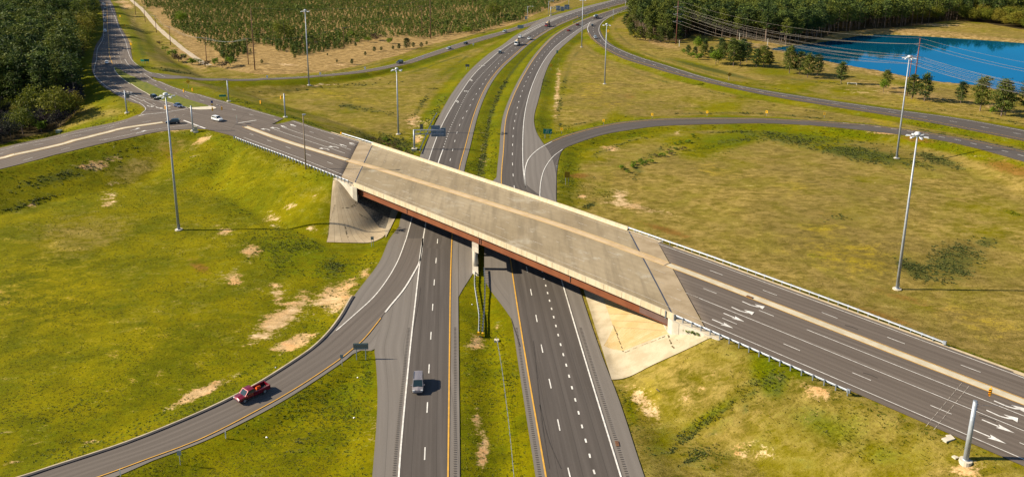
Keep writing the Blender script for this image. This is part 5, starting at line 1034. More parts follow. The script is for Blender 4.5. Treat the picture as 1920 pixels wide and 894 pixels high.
X3, Y3, Z3 = gp(1711, 183); h3 = hgt(1711, 183, 72, X3, Y3, Z3); r3, tp3, _ = upole(0, 0, h3, 'tall red-brown power pole rising behind the lakeside pines', PURP, ((.72, 1.),), .34, xyz=(X3, Y3, Z3))
X4, Y4, Z4 = gp(1700.5, 180); h4 = hgt(1700.5, 180, 104, X4, Y4, Z4); r4, tp4, _ = upole(0, 0, h4, 'shorter red-brown power pole beside the tall one behind the lakeside pines', PURP, ((.96, 2.6), (.84, 2.6)), .26, xyz=(X4, Y4, Z4))
dv = np.array([X3 - x1, Y3 - y1]); 
def beyond(p, sc=.62, dz=-1.): return (p[0] + dv[0] * sc, p[1] + dv[1] * sc, p[2] + dz)
fr = {13.5: .80, 27: .60, 40.5: .42}
att3 = []
for vt_ in (83, 108, 120):
    hz = hgt(1711, 183, vt_, X3, Y3, Z3)
    for s in (1, -1): att3.append((X3 + 2.6 * s, Y3, Z3 + hz))
    q = MB(); q.path([(-2.6, 0, hz), (0, 0, hz + .3), (2.6, 0, hz)], .1, 5); q.build('crossarm', GALV, r3)
WG = 'power lines hanging across the lake'
WIREM = mat('aluminium_wire', (.20, .18, .15), .6, .2)
GALVD_old = GALVD; GALVD = WIREM
span(tp1, tp3, 5, 'topmost power line wire, from the clearing pole to the tall lakeside pole', .035, 'power_line', 'wire', WG, 24); span(tp3, beyond(tp3), 3, 'topmost power line wire, from the tall lakeside pole to the right', .035, 'power_line', 'wire', WG)
nm = ['upper right', 'upper left', 'middle right', 'middle left', 'lower right', 'lower left']
for k in range(6):
    span(att1[k], att3[k], 6, nm[k] + ' power line wire between the clearing pole and the tall lakeside pole', .05, 'power_line', 'wire', WG, 24); span(att3[k], beyond(att3[k]), 3.5, nm[k] + ' power line wire from the tall lakeside pole off to the right', .05, 'power_line', 'wire', WG)
A2 = [(tp2[0] + dx, tp2[1], tp2[2] - dz_) for dz_ in (.3, 2.4, 4.) for dx in (-1.2, 1.2)]; A4 = [(tp4[0] + dx, tp4[1], tp4[2] - dz_) for dz_ in (.3, 2.4, 4.) for dx in (-1.2, 1.2)]
nn = ['first', 'second', 'third', 'fourth', 'fifth', 'sixth']
for k in range(6): span(A2[k], A4[k], 5, nn[k] + ' distribution wire from the top between the two shorter red-brown poles', .032, 'power_line', 'wire', WG, 24); span(A4[k], beyond(A4[k]), 3, nn[k] + ' distribution wire from the top running right from the shorter lakeside pole', .035, 'power_line', 'wire', WG)
GALVD = GALVD_old
for u, v, vt, lb in [(1385.5, 84, 63, 'pale grey bare pole among the bushes at the lake end, left one'), (1438.5, 92, 73, 'pale grey bare pole at the lake end, right one'), (1273.5, 88, 76, 'short pale pole in the dry grass clearing')]:
    x, y, z = gp(u, v); h = hgt(u, v, vt); q = MB(); q.tube((0, 0, -.5), (0, 0, h), .22, .18, 8); q.tube((0, 0, h), (0, 0, h + .15), .22, .05, 8); o = q.build('bare_pole', noisy('pale_pole', (.42, .40, .34), (.5, .47, .4), 2)); o.location = (x, y, z); tag(o, lb, 'pole')
# ------------------------------------------------------------ vehicles
GLASS = mat('car_glass', (.015, .03, .035), .06, 0, .8); TYRE = mat('tyre_rubber', (.018, .018, .018), .8); RIM = mat('wheel_rim', (.45, .46, .48), .3, .7); LAMP = mat('headlamp_glass', (.7, .7, .68), .1, .2, .8); TAIL = mat('tail_lamp', (.35, .01, .01), .25); CHR = mat('grille_chrome', (.12, .12, .13), .3, .5); PLAT = mat('number_plate', (.6, .6, .58), .5)
PAINT = {}
def paint(nm, c):
    if nm not in PAINT:
        m = mat('paint_' + nm, c, .28, .25 if nm != 'white' else 0, .5); m.node_tree.nodes['Principled BSDF'].inputs['Coat Weight'].default_value = .6; PAINT[nm] = m
    return PAINT[nm]
def loft(st, hw, name, m, parent, zsh=.0, cap=True):
    """st: list of (x, halfwidth factor, z bottom, z side top, z centre top)"""
    V = []; k = 9
    for (x, f, zb, zt, zc) in st:
        w = hw * f
        V += [(x, -w * .82, zb), (x, -w * .97, zb + .12), (x, -w, zb + (zt - zb) * .5), (x, -w * .93, zt - .05), (x, 0, zc), (x, w * .93, zt - .05), (x, w, zb + (zt - zb) * .5), (x, w * .97, zb + .12), (x, w * .82, zb)]
        V[-6] = (x, -w * .80, zt) if False else V[-6]
    F_ = []
    for i in range(len(st) - 1):
        for j in range(k): F_.append((i * k + j, i * k + (j + 1) % k, (i + 1) * k + (j + 1) % k, (i + 1) * k + j))
    F_ += [tuple(range(k)), tuple(range((len(st) - 1) * k, len(st) * k))[::-1]]
    return mk(name, V, F_, m, parent)
def cabin(x0, x1, x2, x3, hw, zb, zt, m, r, glass=True, tumble=.80, rear_glass=True):
    """x0 rear base, x1 rear roof, x2 front roof, x3 windscreen base"""
    wt = hw * tumble; wb = hw * .93
    V = [(x0, -wb, zb), (x3, -wb, zb), (x3, wb, zb), (x0, wb, zb), (x1, -wt, zt), (x2, -wt, zt), (x2, wt, zt), (x1, wt, zt), (x1, 0, zt + .05), (x2, 0, zt + .05)]
    F_ = [(0, 1, 5, 4), (2, 3, 7, 6), (1, 2, 6, 5), (5, 6, 9), (3, 0, 4, 7), (4, 8, 7), (4, 5, 9, 8), (8, 9, 6, 7), (3, 2, 1, 0)]
    c = mk('cabin', V, F_, m, r); V = np.array(V)
    def pane(idx, inset, nm, lo=.08, hi=.9, a=.06, b=.94):
        A, B, C_, D_ = [V[i] for i in idx]; n = np.cross(B - A, D_ - A); n /= np.linalg.norm(n); ctr = V[:8].mean(0)
        if np.dot(n, A - ctr) < 0: n = -n
        P = lambda s, t: (A * (1 - s) + B * s) * (1 - t) + (D_ * (1 - s) + C_ * s) * t + n * .022
        mk(nm, [P(a, lo), P(b, lo), P(b, hi), P(a, hi)], [(0, 1, 2, 3)], GLASS, r)
    pane((1, 2, 6, 5), 0, 'windscreen', .02, .95)
    if rear_glass: pane((0, 3, 7, 4), 0, 'rear_window', .1, .9)
    if x2 - x1 > 2.2: sp = [(.05, .34), (.37, .64), (.67, .93)]
    elif x2 - x1 > .9: sp = [(.08, .48), (.52, .92)]
    else: sp = [(.12, .88)]
    for a, b in sp: pane((0, 1, 5, 4), 0, 'side_window', .12, .88, a, b); pane((3, 2, 6, 7), 0, 'side_window', .12, .88, a, b)
    return c
def wheels(r, xs, hw, rad, detail=True, dual=False):
    base = None
    for x in xs:
        for s in (-1, 1):
            e = MB(); e.tube((0, -.13, 0), (0, .13, 0), rad, rad, 16); 
            if base is None:
                o = e.build('tyre', TYRE, r, False); q = MB(); q.tube((0, -.138, 0), (0, .138, 0), rad * .62, rad * .62, 12); ri = q.build('rim', RIM, o); base = (o, ri)
            else:
                o = base[0].copy(); COL.objects.link(o); o.parent = r; ri = base[1].copy(); COL.objects.link(ri); ri.parent = o
            o.name = 'wheel' if x == xs[0] and s == -1 else 'wheel.001'; o.location = (x, s * (hw - .12), rad)
def lights(r, xf, xr, hw, zf, zr, pl=True):
    for s in (-1, 1):
        q = MB(); q.box((xf - .06, s * hw * .70, zf), (.2, hw * .36, .17)); q.build('headlight', LAMP, r)
        q = MB(); q.box((xr + .03, s * hw * .78, zr), (.14, hw * .22, .26)); q.build('tail_light', TAIL, r)
    q = MB(); q.box((xf + .01, 0, zf - .08), (.08, hw * .9, .2)); q.build('grille', CHR, r); q = MB(); q.box((xf - .02, 0, zf - .33), (.14, hw * 1.5, .16)); q.build('bumper', CHR, r)
def mirrors(r, x, hw, z, m):
    for s in (-1, 1): q = MB(); q.box((x, s * (hw + .09), z), (.14, .2, .16)); q.build('wing_mirror', m, r)
def car(kind, col, u, v, hu, hv, label, dz=.2, zabs=None):
    if zabs is not None: x, y = un(u, v, zabs); hx, hy = un(hu, hv, zabs); x, y, hx, hy = map(float, (x, y, hx, hy)); z = zabs
    else: (x, y, z) = gp(u, v); hx, hy, _ = gp(hu, hv); z += dz
    rz = math.atan2(hy - y, hx - x); nm, cat = {'sedan': ('sedan_car', 'car'), 'suv': ('suv_car', 'car'), 'van': ('minivan', 'minivan'), 'pickup': ('pickup_truck', 'pickup truck')}[kind]
    r = empty(nm, (x, y, z), rz, label, cat, 'vehicles on the roads'); m = paint(*col)
    ge = .6; x_e, y_e = x + math.cos(rz) * 2, y + math.sin(rz) * 2; 
    if zabs is None: r.rotation_euler = (0, -math.atan2(float(T_at(x_e, y_e)) - float(T_at(x, y)), 2), rz)
    if kind == 'sedan':
        hw = .9; loft([(-2.35, .80, .35, .78, .82), (-2.25, .92, .26, .92, .97), (-1.5, .99, .22, .97, 1.0), (-.3, 1, .2, .95, .98), (1.0, 1, .2, .92, .96), (1.8, .97, .22, .84, .88), (2.25, .88, .26, .70, .74), (2.38, .74, .35, .60, .62)], hw, 'body', m, r)
        cabin(-1.75, -1.05, .35, 1.15, hw, .92, 1.42, m, r); wheels(r, (-1.4, 1.42), hw, .33); lights(r, 2.32, -2.34, hw, .62, .78); mirrors(r, .85, hw, .98, m)
    elif kind == 'suv':
        hw = .96; loft([(-2.38, .84, .45, 1.0, 1.05), (-2.3, .95, .35, 1.1, 1.12), (-1.0, 1, .3, 1.1, 1.12), (1.0, 1, .3, 1.08, 1.12), (1.7, .98, .3, 1.04, 1.08), (2.25, .92, .35, .92, .96), (2.4, .8, .45, .78, .8)], hw, 'body', m, r)
        cabin(-2.3, -2.0, .35, 1.12, hw, 1.06, 1.72, m, r); wheels(r, (-1.42, 1.45), hw, .38); lights(r, 2.34, -2.38, hw, .82, 1.0); mirrors(r, .9, hw, 1.15, m)
        for s in (-1, 1): q = MB(); q.tube((-1.7, s * .66, 1.78), (.2, s * .66, 1.78), .03); q.build('roof_rail', DARK, r)
    elif kind == 'van':
        hw = .99; loft([(-2.55, .86, .42, 1.0, 1.05), (-2.48, .96, .32, 1.12, 1.15), (-1.2, 1, .26, 1.12, 1.15), (1.1, 1, .26, 1.06, 1.1), (1.75, .98, .28, .98, 1.04), (2.3, .92, .32, .84, .92), (2.5, .82, .42, .7, .74)], hw, 'body', m, r)
        c = cabin(-2.5, -2.3, .55, 1.55, hw, 1.05, 1.78, m, r, tumble=.82); wheels(r, (-1.5, 1.55), hw, .35); lights(r, 2.42, -2.55, hw, .78, 1.05); mirrors(r, 1.25, hw, 1.12, m)
        for yy in np.linspace(-.5, .5, 6): q = MB(); q.box((-.9, yy, 1.80 + .05 * (1 - abs(yy) / .6)), (2.5, .05, .03)); q.build('roof_rib', m, c)
        for s in (-1, 1): q = MB(); q.tube((-2.1, s * .76, 1.86), (.3, s * .76, 1.86), .035); q.build('roof_rail', DARK, r)
        for yy in (-.35, .35): q = MB(); q.tube((.95, yy - .2, 1.22), (.8, yy + .2, 1.24), .015, .015, 4); q.build('wiper', DARK, r)
    elif kind == 'pickup':
        hw = .98; loft([(.0, 1, .42, 1.12, 1.12), (1.2, 1, .42, 1.12, 1.14), (2.1, .98, .42, 1.1, 1.16), (2.65, .95, .45, 1.02, 1.1), (2.8, .86, .5, .88, .92)], hw, 'body', m, r)
        cabin(-.35, -.2, .95, 1.6, hw, 1.1, 1.82, m, r, tumble=.84); q = MB()
        for s in (-1, 1): q.box((-1.6, s * (hw - .05), .82), (3.2, .1, .72))
        q.box((-3.16, 0, .82), (.1, hw * 2, .72)); q.box((-.05, 0, .8), (.1, hw * 2, .76)); q.build('cargo_bed', m, r); q = MB(); q.box((-1.6, 0, .6), (3.1, hw * 2 - .2, .1)); q.build('bed_liner', DARK, r)
        wheels(r, (-2.1, 1.75), hw, .40); lights(r, 2.76, -3.2, hw, .88, .95); mirrors(r, 1.35, hw + .05, 1.22, m)
    return r
RED = ('dark_red', (.17, .006, .018)); GREY = ('warm_grey', (.27, .245, .25)); WH = ('white', (.75, .75, .76)); BK = ('black', (.010, .014, .018)); NV = ('blue', (.02, .045, .16)); DG = ('charcoal', (.035, .045, .055)); SV = ('silver', (.42, .46, .50)); RD2 = ('red', (.30, .02, .02)); MR = ('maroon', (.10, .008, .012)); TL = ('teal', (.10, .42, .42))
pk = car('pickup', RED, 471, 745, 446, 757, 'dark red pickup truck with an open black bed driving down the exit ramp')
# load in the pickup bed
q = MB(); q.box((0, 0, 0), (.9, .4, .28)); q.tube((-.3, .1, .2), (.35, -.05, .22), .13); o = q.build('toolbox', mat('orange_plastic', (.75, .12, .02), .5)); o.parent = None
x, y, z = gp(480, 741); rr = pk.rotation_euler.z; lx, ly = -1.6, -.35; o.location = (pk.location.x + lx * math.cos(rr) - ly * math.sin(rr), pk.location.y + lx * math.sin(rr) + ly * math.cos(rr), pk.location.z + .80); o.rotation_euler = (0, 0, rr + .2); tag(o, 'orange and white toolbox lying in the bed of the dark red pickup', 'toolbox')
car('van', GREY, 784, 727, 783, 748, 'grey minivan with a ribbed roof driving towards the camera on the motorway')
S_, O_ = None, None
car('suv', WH, 407.5, 227.5, 425, 232, 'white car crossing the junction just left of the median tip'); car('suv', BK, 325, 233, 300, 234.5, 'black car waiting at the stop line on the side road, beside the tall mast')
car('sedan', NV, 334, 201.5, 352, 206.5, 'blue car waiting along the grass island near the junction'); car('suv', BK, 290, 186.5, 306, 193, 'black car behind the blue one along the grass island')
car('sedan', WH, 200.5, 120, 204, 133, 'white car on the left road just above the start of the grass island'); car('suv', WH, 197.5, 61, 197.5, 75, 'white car on the left road in the stretch of long tree shadows'); car('sedan', DG, 197, 42.5, 197.3, 52, 'dark car on the left road, first one above the white car'); car('sedan', NV, 197, 31, 197, 40, 'dark blue car on the left road, second one above the white car')
car('sedan', BK, 197, 18, 197, 27, 'black car near the top of the left road'); car('suv', WH, 194, 10.5, 195.5, 16, 'white car at the very top of the left road'); car('suv', DG, 184.5, 6, 187, 9, 'dark car at the top edge of the left road, partly behind trees')
car('suv', BK, 749.5, 119.5, 725, 124.5, 'dark car on the slip road, nearest of the four'); car('sedan', SV, 841.5, 93, 825, 98, 'silver car on the slip road between two dark cars'); car('sedan', BK, 873, 83.5, 860, 88, 'dark car on the slip road just ahead of the silver one seen from behind'); car('suv', SV, 946, 61.5, 935, 66, 'pale car on the slip road nearest the far grass wedge')
car('sedan', DG, 937.5, 100.5, 930, 108, 'dark car in the right-turn lane of the motorway, below the white lorry'); car('suv', WH, 975, 72, 968, 78, 'white car just behind the teal and white lorry'); car('sedan', RD2, 1066, 59, 1082, 49, 'red car on the far motorway, lower of the two red ones'); car('suv', MR, 1083, 48.5, 1098, 40.5, 'dark red car on the far motorway, ahead of the brighter red one')
car('sedan', BK, 1110.5, 49.5, 1110, 57, 'dark car entering the outer ramp behind the tanker'); car('suv', SV, 1116, 72.5, 1124, 79, 'silver car on the outer ramp bend with its dark windscreen'); car('suv', WH, 1179.5, 12.8, 1160, 19, 'white car at the top of the motorway beside the forest edge')
# lorries
def lorry(u, v, hu, hv, col, label, load, lanes=0.):
    x, y, z = gp(u, v); hx, hy, _ = gp(hu, hv); rz = math.atan2(hy - y, hx - x); r = empty('lorry', (x, y, z + .2), rz, label, 'lorry', 'vehicles on the roads'); m = paint(*col)
    q = MB(); q.box((0, 0, .85), (9.6, 1.0, .35)); q.build('chassis', DARK, r); wheels(r, (-3.6, -2.3, 3.2), 1.25, .52)
    loft([(1.9, 1, .6, 1.5, 1.5), (3.6, 1, .6, 1.55, 1.62), (4.5, .88, .6, 1.45, 1.55), (4.9, .78, .7, 1.2, 1.25)], 1.12, 'bonnet', m, r); cabin(1.7, 1.8, 3.2, 3.55, 1.2, 1.45, 2.85, m, r, tumble=.93); lights(r, 4.86, -4.8, 1.1, 1.0, .95)
    q = MB(); q.tube((1.55, 1.05, .8), (1.55, 1.05, 3.4), .09); q.build('exhaust_pipe', RIM, r); 
    if load == 'mixer':
        V = []; F_ = []; prof = [(1.2, .45), (.6, .95), (-.6, 1.25), (-2.0, 1.2), (-3.4, .8), (-4.3, .5)]; n = 16
        for i, (px_, rr_) in enumerate(prof):
            for k in range(n): a = 2 * math.pi * k / n; V.append((px_, rr_ * math.cos(a), 2.1 + (1.2 - px_) * .12 + rr_ * math.sin(a)))
        F_ = [(i * n + k, i * n + (k + 1) % n, (i + 1) * n + (k + 1) % n, (i + 1) * n + k) for i in range(len(prof) - 1) for k in range(n)] + [tuple(range(n)), tuple(range((len(prof) - 1) * n, len(prof) * n))[::-1]]
        mk('mixer_drum', V, F_, noisy('dusty_drum', (.46, .36, .20), (.34, .25, .14), 2), r, True); q = MB(); q.add([(-4.3, -.5, 3.6), (-4.3, .5, 3.6), (-5.0, .6, 3.9), (-5.0, -.6, 3.9), (-4.5, -.2, 2.2), (-4.5, .2, 2.2)], [(0, 1, 2, 3), (0, 3, 4), (1, 5, 2), (2, 5, 4, 3), (0, 4, 5, 1)]); q.build('hopper', DARK, r); q = MB(); q.box((-4.2, 0, 1.6), (.2, 1.6, 1.5)); q.build('rear_frame', DARK, r)
    else:
        q = MB(); q.tube((1.2, 0, 2.0), (-4.9, 0, 1.95), 1.15, 1.15, 18); q.tube((1.2, 0, 2.0), (1.5, 0, 2.0), 1.15, .8, 18); q.tube((-4.9, 0, 1.95), (-5.2, 0, 1.95), 1.15, .8, 18); q.build('tank', mat('tank_steel', (.42, .45, .48), .25, .7), r, True); q = MB()
        q.box((-1.8, 0, 3.18), (5.4, .5, .06)); q.tube((-1.2, 0, 3.1), (-1.2, 0, 3.35), .3); q.tube((-3.2, 0, 3.1), (-3.2, 0, 3.35), .3); q.build('catwalk', GALVD, r)
    return r
lorry(969.5, 85.5, 959, 93, ('white', 0), 'teal and white lorry carrying a dusty mixer drum, nearest on the far motorway', 'mixer').children
lorry(1026.5, 50.5, 1012, 57, RD2, 'red lorry with a sand-coloured mixer drum on the far motorway', 'mixer'); lorry(1117.5, 35, 1131, 28.5, SV, 'silver tanker lorry with a long rounded tank seen from behind', 'tank')
r = car('pickup', WH, 992.5, 75.5, 984, 81.5, 'white pickup truck with dark machinery piled on its bed'); q = MB(); q.box((0, 0, .5), (1.6, 1.2, 1.0)); q.tube((-.7, .3, .9), (-.9, .3, 2.1), .16); q.box((.5, -.2, 1.3), (.6, .6, .7)); o = q.build('machinery_load', DARK); o.location = (r.location.x - 1.7 * math.cos(r.rotation_euler.z), r.location.y - 1.7 * math.sin(r.rotation_euler.z), r.location.z + .66); o.rotation_euler = (0, 0, r.rotation_euler.z); tag(o, 'dark machinery stacked on the bed of the white pickup truck', 'machinery')

# ------------------------------------------------------------ trees
def foliage(name, dark, light, alt, rough=.75):
    m = mat(name, dark, rough, 0, .15); t = NT(m); oi = t.n('ShaderNodeObjectInfo').outputs['Random']; tn = t.attr('tint')
    c = t.mix(t.ramp(tn, .15, .9), dark, light); f = t.attr('tree'); rr = t.math('FRACT', t.math('ADD', t.math('MULTIPLY', oi, 1.), f))
    c = t.mix(t.math('MULTIPLY', t.ramp(rr, .3, 1.), .85), c, alt); t.color(c)
    tr = t.n('ShaderNodeBsdfTranslucent'); t.l(c, tr.inputs[0]); ms = t.n('ShaderNodeMixShader'); ms.inputs[0].default_value = .22; out = m.node_tree.nodes['Material Output']; t.l(t.b.outputs[0], ms.inputs[1]); t.l(tr.outputs[0], ms.inputs[2]); t.l(ms.outputs[0], out.inputs[0])
    return m
PINEM = foliage('pine_needles', (.022, .042, .014), (.092, .130, .026), (.120, .135, .018)); SPRM = foliage('spring_leaves', (.06, .080, .010), (.17, .185, .016), (.20, .155, .018)); LIMEM = foliage('lime_leaves', (.075, .12, .010), (.16, .24, .014), (.15, .21, .012)); DKM = foliage('dark_scrub_leaves', (.018, .026, .020), (.045, .055, .022), (.055, .038, .052)); YPM = foliage('young_pine_needles', (.060, .095, .019), (.138, .185, .032), (.165, .185, .030)); BRUSH = foliage('brush_twigs', (.09, .060, .030), (.17, .12, .06), (.12, .11, .03))
BARK = noisy('pine_bark', (.11, .075, .055), (.20, .15, .12), 1.2, .9)
def quads(C, size, rg, flat=.5):
    """random leaf sprays (two-blade tufts) at points C"""
    n = len(C); d = rg.normal(size=(n, 3)); d[:, 2] *= flat; d /= np.linalg.norm(d, axis=1)[:, None]; e = rg.normal(size=(n, 3)); e -= (e * d).sum(1)[:, None] * d; e /= np.linalg.norm(e, axis=1)[:, None]
    s = size * rg.uniform(.6, 1.3, (n, 1)); a = C - d * s * .5 - e * s * .3; b = C + d * s * .5 - e * s * .16; c = C + d * s * .55 + e * s * .16; f = C - d * s * .45 + e * s * .32
    V = np.stack([a, b, c, f], 1).reshape(-1, 3); return V, np.arange(4 * n).reshape(n, 4)
def pine_crown(h, nclump, nq, sz, rg, low=.42, rad=.17, top=1.0, taper=1.0):
    P = []; tint = []
    for k in range(nclump):
        f = low + (top - low) * ((k + .5) / nclump) ** .85; a = k * 2.4 + rg.uniform(-.4, .4); prof = (math.sin(math.pi * min(1, (f - low) / (top - low) * .86 + .14)) ** .6) if taper == 1.0 else (1 - (f - low) / (top - low)) ** .75 + .06
        rr = h * rad * prof * rg.uniform(.35, 1.1); c = np.array([rr * math.cos(a), rr * math.sin(a), f * h + rg.uniform(-.02, .02) * h]); s = h * .052 * rg.uniform(.7, 1.4)
        P.append(c + rg.normal(size=(nq, 3)) * np.array([s, s, s * .5])); tint.append(np.clip(np.full(nq, rg.uniform(0, 1)) + rg.normal(size=nq) * .15, 0, 1))
    P = np.vstack(P); V, F_ = quads(P, sz, rg); return V, F_, np.repeat(np.concatenate(tint), 4)
def round_crown(h, nclump, nq, sz, rg, rad=.42, low=.12):
    P = []; tint = []
    for k in range(nclump):
        d = rg.normal(size=3); d /= np.linalg.norm(d); d[2] = abs(d[2]) * rg.choice([1, 1, -.5]); c = np.array([0, 0, h * (.5 + low / 2)]) + d * np.array([h * rad, h * rad, h * .40]) * rg.uniform(.45, .95); s = h * .085
        P.append(c + rg.normal(size=(nq, 3)) * s); tint.append(np.clip(np.full(nq, rg.uniform(0, 1)) + rg.normal(size=nq) * .15, 0, 1))
    P = np.vstack(P); V, F_ = quads(P, sz, rg, .8); return V, F_, np.repeat(np.concatenate(tint), 4)
def trunk_mesh(h, r0, rg, limbs=6, low=.4):
    m = MB(); pt = [(0, 0, -.6)]; 
    for f in (.3, .6, .85, 1.): pt.append((rg.uniform(-.02, .02) * h * f, rg.uniform(-.02, .02) * h * f, h * f * .95))
    for i in range(4): m.tube(pt[i], pt[i + 1], r0 * (1 - .22 * i), r0 * (1 - .22 * (i + 1)), 7, False)
    for k in range(limbs): f = low + .5 * k / limbs; a = k * 2.4; L = h * .13; m.tube((0, 0, f * h), (L * math.cos(a), L * math.sin(a), f * h + L * .35), r0 * .3, r0 * .1, 4, False)
    return m
def tree_proto(kind, h, seed, q=1.):
    rg = np.random.default_rng(seed)
    if kind == 'pine': V, F_, tn = pine_crown(h, int(24 * q ** .5), int(44 * q ** 1.5), h * .040 / q ** .5, rg, .42, .19); fm = PINEM; nm = 'pine_tree'
    elif kind == 'lakepine': V, F_, tn = pine_crown(h, 30, 110, h * .036, rg, .18, .245); fm = PINEM; nm = 'pine_tree'
    elif kind == 'lime': V, F_, tn = round_crown(h, 30, 50, h * .05, rg, .34); fm = LIMEM; nm = 'leafy_tree'
    elif kind == 'spring': V, F_, tn = round_crown(h, 36, 50, h * .045, rg, .44); fm = SPRM; nm = 'leafy_tree'
    elif kind == 'scrub': V, F_, tn = round_crown(h, 24, 40, h * .06, rg, .55, 0); fm = DKM; nm = 'bush'
    elif kind == 'bush': V, F_, tn = round_crown(h, 14, 20, h * .13, rg, .55, 0); fm = LIMEM; nm = 'bush'
    elif kind == 'brush': V, F_, tn = round_crown(h, 12, 18, h * .13, rg, .6, 0); fm = BRUSH; nm = 'bush'
    elif kind == 'young': V, F_, tn = pine_crown(h, 9, 8, h * .20, rg, .12, .25, 1., .5); fm = YPM; nm = 'young_pine'
    elif kind == 'youngfar': V, F_, tn = pine_crown(h, 6, 6, h * .24, rg, .12, .24, 1., .5); fm = YPM; nm = 'young_pine'
    tm = trunk_mesh(h, h * .014 + .05, rg, 6 if kind in ('pine', 'lakepine') else 3, .4 if kind == 'pine' else .2)
    return dict(nm=nm, V=V, F=F_, tn=tn, fm=fm, tv=tm.v, tf=tm.f, h=h, objs=None)
def place_tree(p, x, y, z, sc, rz, label, group, cat='tree', sxy=1.):
    if p['objs'] is None:
        r = empty(p['nm']); tk = mk('trunk', p['tv'], p['tf'], BARK, r, True); cr = mk('crown', p['V'], p['F'], p['fm'], r, False, None, {'tint': p['tn'], 'tree': np.zeros(len(p['V']))}); p['objs'] = (r, tk, cr)
    else:
        r0, tk, cr = p['objs']; r = r0.copy(); COL.objects.link(r)
        for c_ in (tk, cr): q = c_.copy(); COL.objects.link(q); q.parent = r
    r.location = (x, y, z); r.rotation_euler = (0, 0, rz); r.scale = (sc * sxy, sc * sxy, sc); tag(r, label, cat, group); return r
def poisson_pts(poly, d, n, seed, extra=None):
    rg = np.random.default_rng(seed); x0, y0 = poly.min(0); x1, y1 = poly.max(0); nx, ny = int((x1 - x0) / d) + 1, int((y1 - y0) / d) + 1
    gx, gy = np.meshgrid(np.arange(nx), np.arange(ny)); X = x0 + (gx + rg.uniform(.08, .92, gx.shape)) * d; Y = y0 + (gy + rg.uniform(.08, .92, gx.shape)) * d; X, Y = X.ravel(), Y.ravel(); m = in_poly(X, Y, poly); return X[m], Y[m]
def infrustum(x, y, pad=60, h=20):
    u, v = proj(x, y, 0.); u2, v2 = proj(x, y, float(h)); return (u > -pad) & (u < 1920 + pad) & (v2 < 894) & (v > -40)
def merged(name, protos, x, y, z, sc, rg, label, cat, fm=None, trunks=False):
    Vs, Fs, ts, rs = [], [], [], []; n0 = 0; mi = []
    for i in range(len(x)):
        p = protos[rg.integers(len(protos))] if len(protos) != len(x) else protos[i]; a = rg.uniform(0, 6.28); ca, sa = math.cos(a), math.sin(a); V = p['V'] * sc[i]
        V = np.stack([V[:, 0] * ca - V[:, 1] * sa + x[i], V[:, 0] * sa + V[:, 1] * ca + y[i], V[:, 2] + z[i]], 1)
        Vs.append(V); Fs.append(p['F'] + n0); n0 += len(V); ts.append(p['tn']); rs.append(np.full(len(V), rg.uniform(0, 1))); 
        if trunks:
            h = p['h'] * sc[i] * .8; r_ = .22; q = np.array([(r_ * c_, r_ * s_, hh) for hh in (0, h) for c_, s_ in ((1, 0), (-.5, .87), (-.5, -.87))]) + [x[i], y[i], z[i]]
            Vs.append(q); Fs.append(np.array([(0, 1, 4, 3), (1, 2, 5, 4), (2, 0, 3, 5)]) + n0); n0 += 6; ts.append(np.zeros(6)); rs.append(np.zeros(6)); 
        mi.append(np.r_[np.zeros(len(p['F'])), np.ones(3 if trunks else 0)])
    o = mk(name, np.vstack(Vs), np.vstack(Fs), None, None, False, None, {'tint': np.concatenate(ts), 'tree': np.concatenate(rs)}, [fm or protos[0]['fm'], BARK], np.concatenate(mi)); tag(o, label, cat, None, 'stuff'); return o
rg = np.random.default_rng(11)
PP = [tree_proto('pine', 21, 20 + k) for k in range(5)]; PPl = [tree_proto('pine', 21, 50 + k, .38) for k in range(5)]; PPm = [tree_proto('pine', 21, 60 + k, .72) for k in range(5)]
SPl = [tree_proto('spring', 11, 70 + k) for k in range(3)]; LI = [tree_proto('lime', 9, 80 + k) for k in range(2)]; SB = [tree_proto('scrub', 6, 90 + k) for k in range(3)]; BU = [tree_proto('bush', 3, 95 + k) for k in range(3)]; BR = [tree_proto('brush', 3, 99 + k) for k in range(3)]; LP = [tree_proto('lakepine', 12, 110 + k) for k in range(5)]
def kindmix(x, y, left):
    """share of spring-coloured broadleaf trees"""
    u, v = proj(x, y, 8.)
    if left: return (u > 90) & (v < 110) & (vnoise(x, y, 22, 5) > -.02 - (u > 135) * .1)
    return (u > 1700) & (v > 18) & (v < 48) & (vnoise(x, y, 20, 6) > -.1)
NIND = [150, 150]
